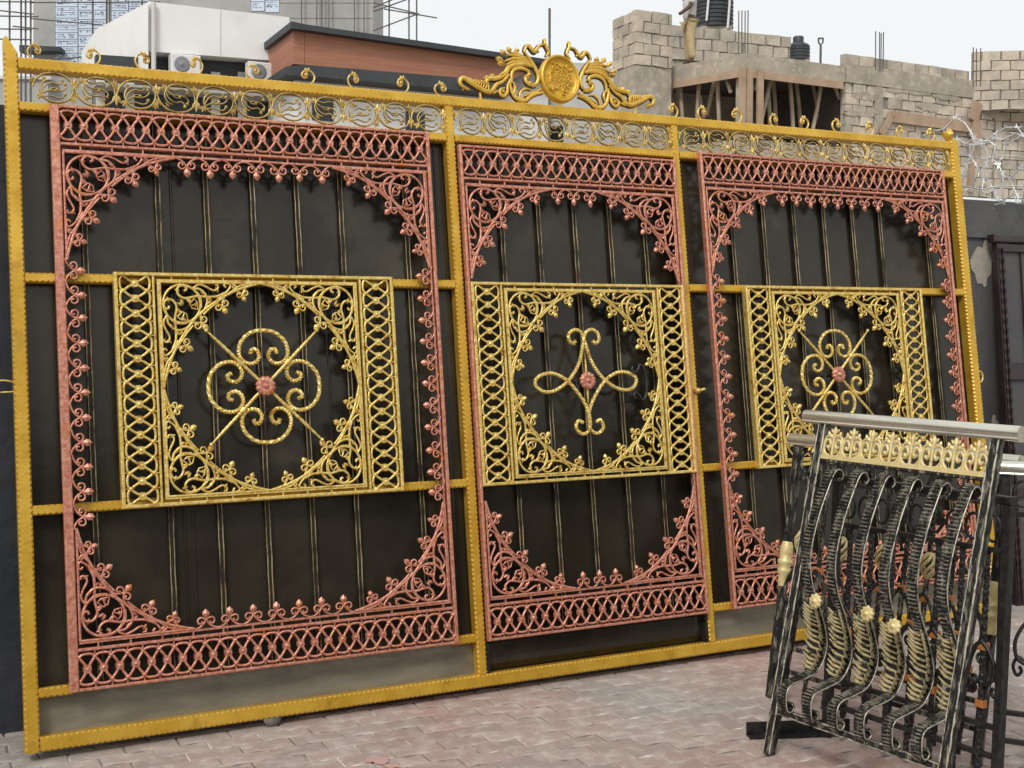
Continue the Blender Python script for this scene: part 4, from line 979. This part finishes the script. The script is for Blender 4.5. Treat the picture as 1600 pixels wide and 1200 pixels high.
# wall of blocks on the right, its beam and top course
PW0 = PR_ + db * .12
zt1 = PR_.z
beam(PW0 - nbk * .03, db, nbk, 9, zt1 - .42, zt1 + .02, .25, M['concrete'], 'ring_beam')
block_wall(PW0, YB, 5.2, zt1 - .42 - .25 * 10, zt1 - .425, lambda a, c, k, n: 0.95 < (a + c) / 2 < 1.2 and k > 6)
beam(PW0 + db * .95 - nbk * .02, db, nbk, .26, zt1 - 2.2, zt1 - .43, .2, M['concrete'], 'cement_patch')
PW1 = PW0 + nbk * .02
def top_skip(a, c, k, n): return 1.05 < (a + c) / 2 < 1.25
block_wall(PW1 + Vector((0, 0, 0)), YB, 4.3, zt1 + .025, zt1 + .275, top_skip)
block_wall(PW0 + db * 4.35 + nbk * .0, YB - .62, 4.0, zt1 - .725, zt1 + .775)
block_wall(PW0 + db * 5.22 - nbk * .01, YB - .25, 4.5, zt1 - .42 - .25 * 10, zt1 - .43)
q_p = PW0 + db * .0
for x0, x1, z0, z1, t in ((1.2, 5.2, -1.62, -1.38, .05), ):
    pass
def board(x0, y0, x1, y1, wd, P0=PW0 - nbk * .10):
    a, c = on_plane(x0, y0, P0, nbk), on_plane(x1, y1, P0, nbk); t = (c - a).normalized(); s = t.cross(nbk).normalized() * wd / 2
    q = MB(); q.prism([a - s, c - s, c + s, a + s], nbk * .05); Bb(q.build('timber_board', M['timber']))
board(1395, 182, 1528, 200, .26); board(1395, 180, 1378, 210, .16); board(1530, 160, 1522, 188, .30, PW0 - nbk * .17); board(1528, 190, 1526, 225, .30, PW0 - nbk * .17); board(1522, 226, 1518, 300, .16)
for x, y, rx, ry, sd in ((1352, 150, 20, 9, 1), (1420, 142, 40, 6, 2), (1480, 150, 26, 8, 3), (1345, 178, 26, 6, 4), (1450, 168, 16, 8, 5), (1560, 178, 22, 10, 6)):
    rr = random.Random(sd); q = MB(); P0 = PW0 - nbk * .02
    q.prism([on_plane(x + rx * rr.uniform(.6, 1.2) * math.cos(i * PI / 10), y + .13 * rx * math.cos(i * PI / 10) + ry * rr.uniform(.5, 1.2) * math.sin(i * PI / 10), P0, nbk) for i in range(20)], nbk * .05); Bb(q.build('cement_smear', M['concrete']))
# block tower on the left
Tn = at(993, 150, 28.6)
zt0, zt2 = at(993, 100, 28.6).z, at(993, 14, 28.6).z
def tskip(a, c, k, n): return False
block_wall(Tn, YB, 1.05, zt0, zt2)
block_wall(Tn + nbk * .98 - db * .0, YB - PI / 2, .96, zt0, zt2 - .02)
beam(Tn + nbk * .03 + db * .02, db, nbk, 1.02, 0, zt0 - .01, .9, M['concrete'], 'rough_pier')
# farther parapet of blocks
Pf = at(1050, 200, 31.5)
block_wall(Pf, YB - .12, 3.6, at(1050, 92, 31.5).z, at(1050, 38, 31.5).z)
beam(Pf + nbk * .06, *frame_of(YB - .12), 3.6, 0, at(1050, 92, 31.5).z - .01, .2, M['concrete'], 'rough_pier')
# starter bars
def rebars(pts, Y, lab):
    o = empty('starter_bars', at(pts[0][0], pts[0][2], Y)); tag(o, lab, 'rebar'); O = Vector(o.location)
    for x, y0, y1 in pts:
        q = MB(); q.tube([at(x, y1, Y) - O, at(x + .4, y0, Y) - O], .014, 5); q.build('rod', M['steel'], o)
rebars([(1154, 17, 92), (1159, 16, 92), (1164, 17, 92), (1168.5, 16, 92)], 28.3, 'bundle of steel rods rising from the corner column')
rebars([(1368, 49, 110), (1374, 50, 112), (1376.5, 52, 112), (1380, 50, 112)], 28.8, 'steel rods rising between the top blocks')
rebars([(1520.5, 74, 135), (1525.5, 76, 135), (1532, 75, 135)], 30.2, 'steel rods at the farthest right wall corner')
q = MB(); Pq = at(1282, 98, 31); hz = at(1282, 70, 31).z - Pq.z
q.tube([(0, 0, -.8), (0, 0, hz)], .03, 6); q.tube([(-.06, 0, hz + .16), (-.05, 0, hz + .05), (0, 0, hz), (.05, 0, hz + .05), (.06, 0, hz + .16)], .022, 6); q.tube([(-.07, 0, hz + .16), (.07, 0, hz + .16)], .022, 6)
o = q.build('forked_pole', M['steel']); o.location = Pq; tag(o, 'thin pole with forked head right of the small tank', 'pole')
# tanks
def tank(x, ytop, ybot, wpx, Y, lab, pipes, lid):
    c = at(x, ybot, Y); R = wpx / 2 / F * Y; H = at(x, ytop, Y).z - c.z
    o = empty('water_tank', c); tag(o, lab, 'water tank')
    prof = [(R * .98, 0)]; n = max(4, int(H / .11))
    for i in range(n):
        z = H * i / n; s = H / n; prof += [(R, z + s * .1), (R, z + s * .5), (R * .955, z + s * .65), (R * .955, z + s * .9)]
    prof += [(R, H), (R * .9, H + .06), (R * .45, H + .14)]
    q = MB(); q.lathe(prof, 28, smooth=False); q.build('shell', M['tank'], o)
    if lid: q = MB(); q.lathe([(R * .46, H + .12), (R * .46, H + .28), (R * .4, H + .31), (.01, H + .31)], 20); q.build('lid', M['tank'], o)
    if pipes:
        for px_, z0, z1 in ((-.45, .1, H * .92), (.62, -.1, H * .92)):
            q = MB(); q.tube([(R * px_ - .05, -R - .05, z0), (R * px_, -R - .05, (z0 + z1) / 2), (R * px_, -R - .05, z1)], .035, 6); q.build('pipe', M['plastic'], o)
        q = MB(); q.tube([(-R * .9, -R - .06, H * .96), (-R * .45, -R - .06, H * .99), (R * .62, -R - .06, H * .88)], .035, 6); q.build('pipe', M['plastic'], o)
    q = MB(); q.box(-R * .8, R * .8, -R * .8, R * .8, -3.0, -.002); q.build('plinth', M['concrete'], o)
tank(1115, -30, 46, 60, 36.0, 'large black ribbed water tank with white pipes behind the standing person', True, True)
tank(1247, 74, 95, 36, 36.0, 'small black ribbed water tank on the roof', False, True)

# ------------------------------------------------------------------ person on the beam
pf = K - db * .12 + nbk * 1.62; Zs = Zt - .015
ft = at(1076, 94, 29.3)
ft = Vector((ft.x, ft.y, Zs))
man = empty('person', K + nL * 1.63 + iL * .15); man.location.z = Zs; man.scale = (1.1, 1.1, 1.1); man.rotation_euler = (0, 0, math.radians(20))
tag(man, 'person in off white shirt and khaki trousers standing on the ring beam', 'person')
def skin_obj(name, verts, edges, radii, m, parent):
    me = bpy.data.meshes.new(name); me.from_pydata(verts, edges, []); me.materials.append(m)
    o = place(name, me, parent); md = o.modifiers.new('skin', 'SKIN'); md.use_smooth_shade = True
    for i, r in enumerate(radii):
        rr_ = r if isinstance(r, tuple) else (r, r); me.skin_vertices[0].data[i].radius = rr_
    me.skin_vertices[0].data[0].use_root = True
    s = o.modifiers.new('sub', 'SUBSURF'); s.levels = 1; s.render_levels = 2
    return o
V = [(0, 0, .95), (0, 0, 1.15), (.02, 0, 1.38), (.01, 0, 1.47), (-.02, 0, 1.56), (-.03, 0, 1.68), (.0, -.17, 1.40), (-.12, -.24, 1.18), (-.30, -.22, 1.04), (-.37, -.22, 1.0),
     (.0, .17, 1.40), (.06, .23, 1.12), (.03, .25, .90), (.02, .25, .82), (0, -.09, .90), (-.03, -.11, .50), (.02, -.12, .08), (-.12, -.12, .04), (0, .09, .90), (.03, .11, .50), (.05, .11, .08), (-.09, .11, .04)]
E_ = [(0, 1), (1, 2), (2, 3), (3, 4), (4, 5), (2, 6), (6, 7), (7, 8), (8, 9), (2, 10), (10, 11), (11, 12), (12, 13), (0, 14), (14, 15), (15, 16), (16, 17), (0, 18), (18, 19), (19, 20), (20, 21)]
Rr = [.13, .12, .13, .06, .085, .08, .06, .05, .038, .04, .06, .05, .038, .04, .09, .065, .045, .04, .09, .065, .045, .04]
skin_obj('body', V, E_, Rr, M['skin'], man)
VS = [(0, 0, .88), (0, 0, 1.15), (.02, 0, 1.40), (.0, -.175, 1.41), (-.09, -.23, 1.24), (.0, .175, 1.41), (.05, .225, 1.2), (.01, 0, 1.46)]
skin_obj('shirt', VS, [(0, 1), (1, 2), (2, 3), (3, 4), (2, 5), (5, 6), (2, 7)], [.165, .155, .155, .085, .075, .085, .075, .075], M['shirt'], man)
VT = [(0, 0, .95), (0, -.095, .86), (-.03, -.11, .50), (.02, -.12, .10), (0, .095, .86), (.03, .11, .50), (.05, .11, .10)]
skin_obj('trousers', VT, [(0, 1), (1, 2), (2, 3), (0, 4), (4, 5), (5, 6)], [.145, .115, .095, .085, .115, .095, .085], M['trousers'], man)
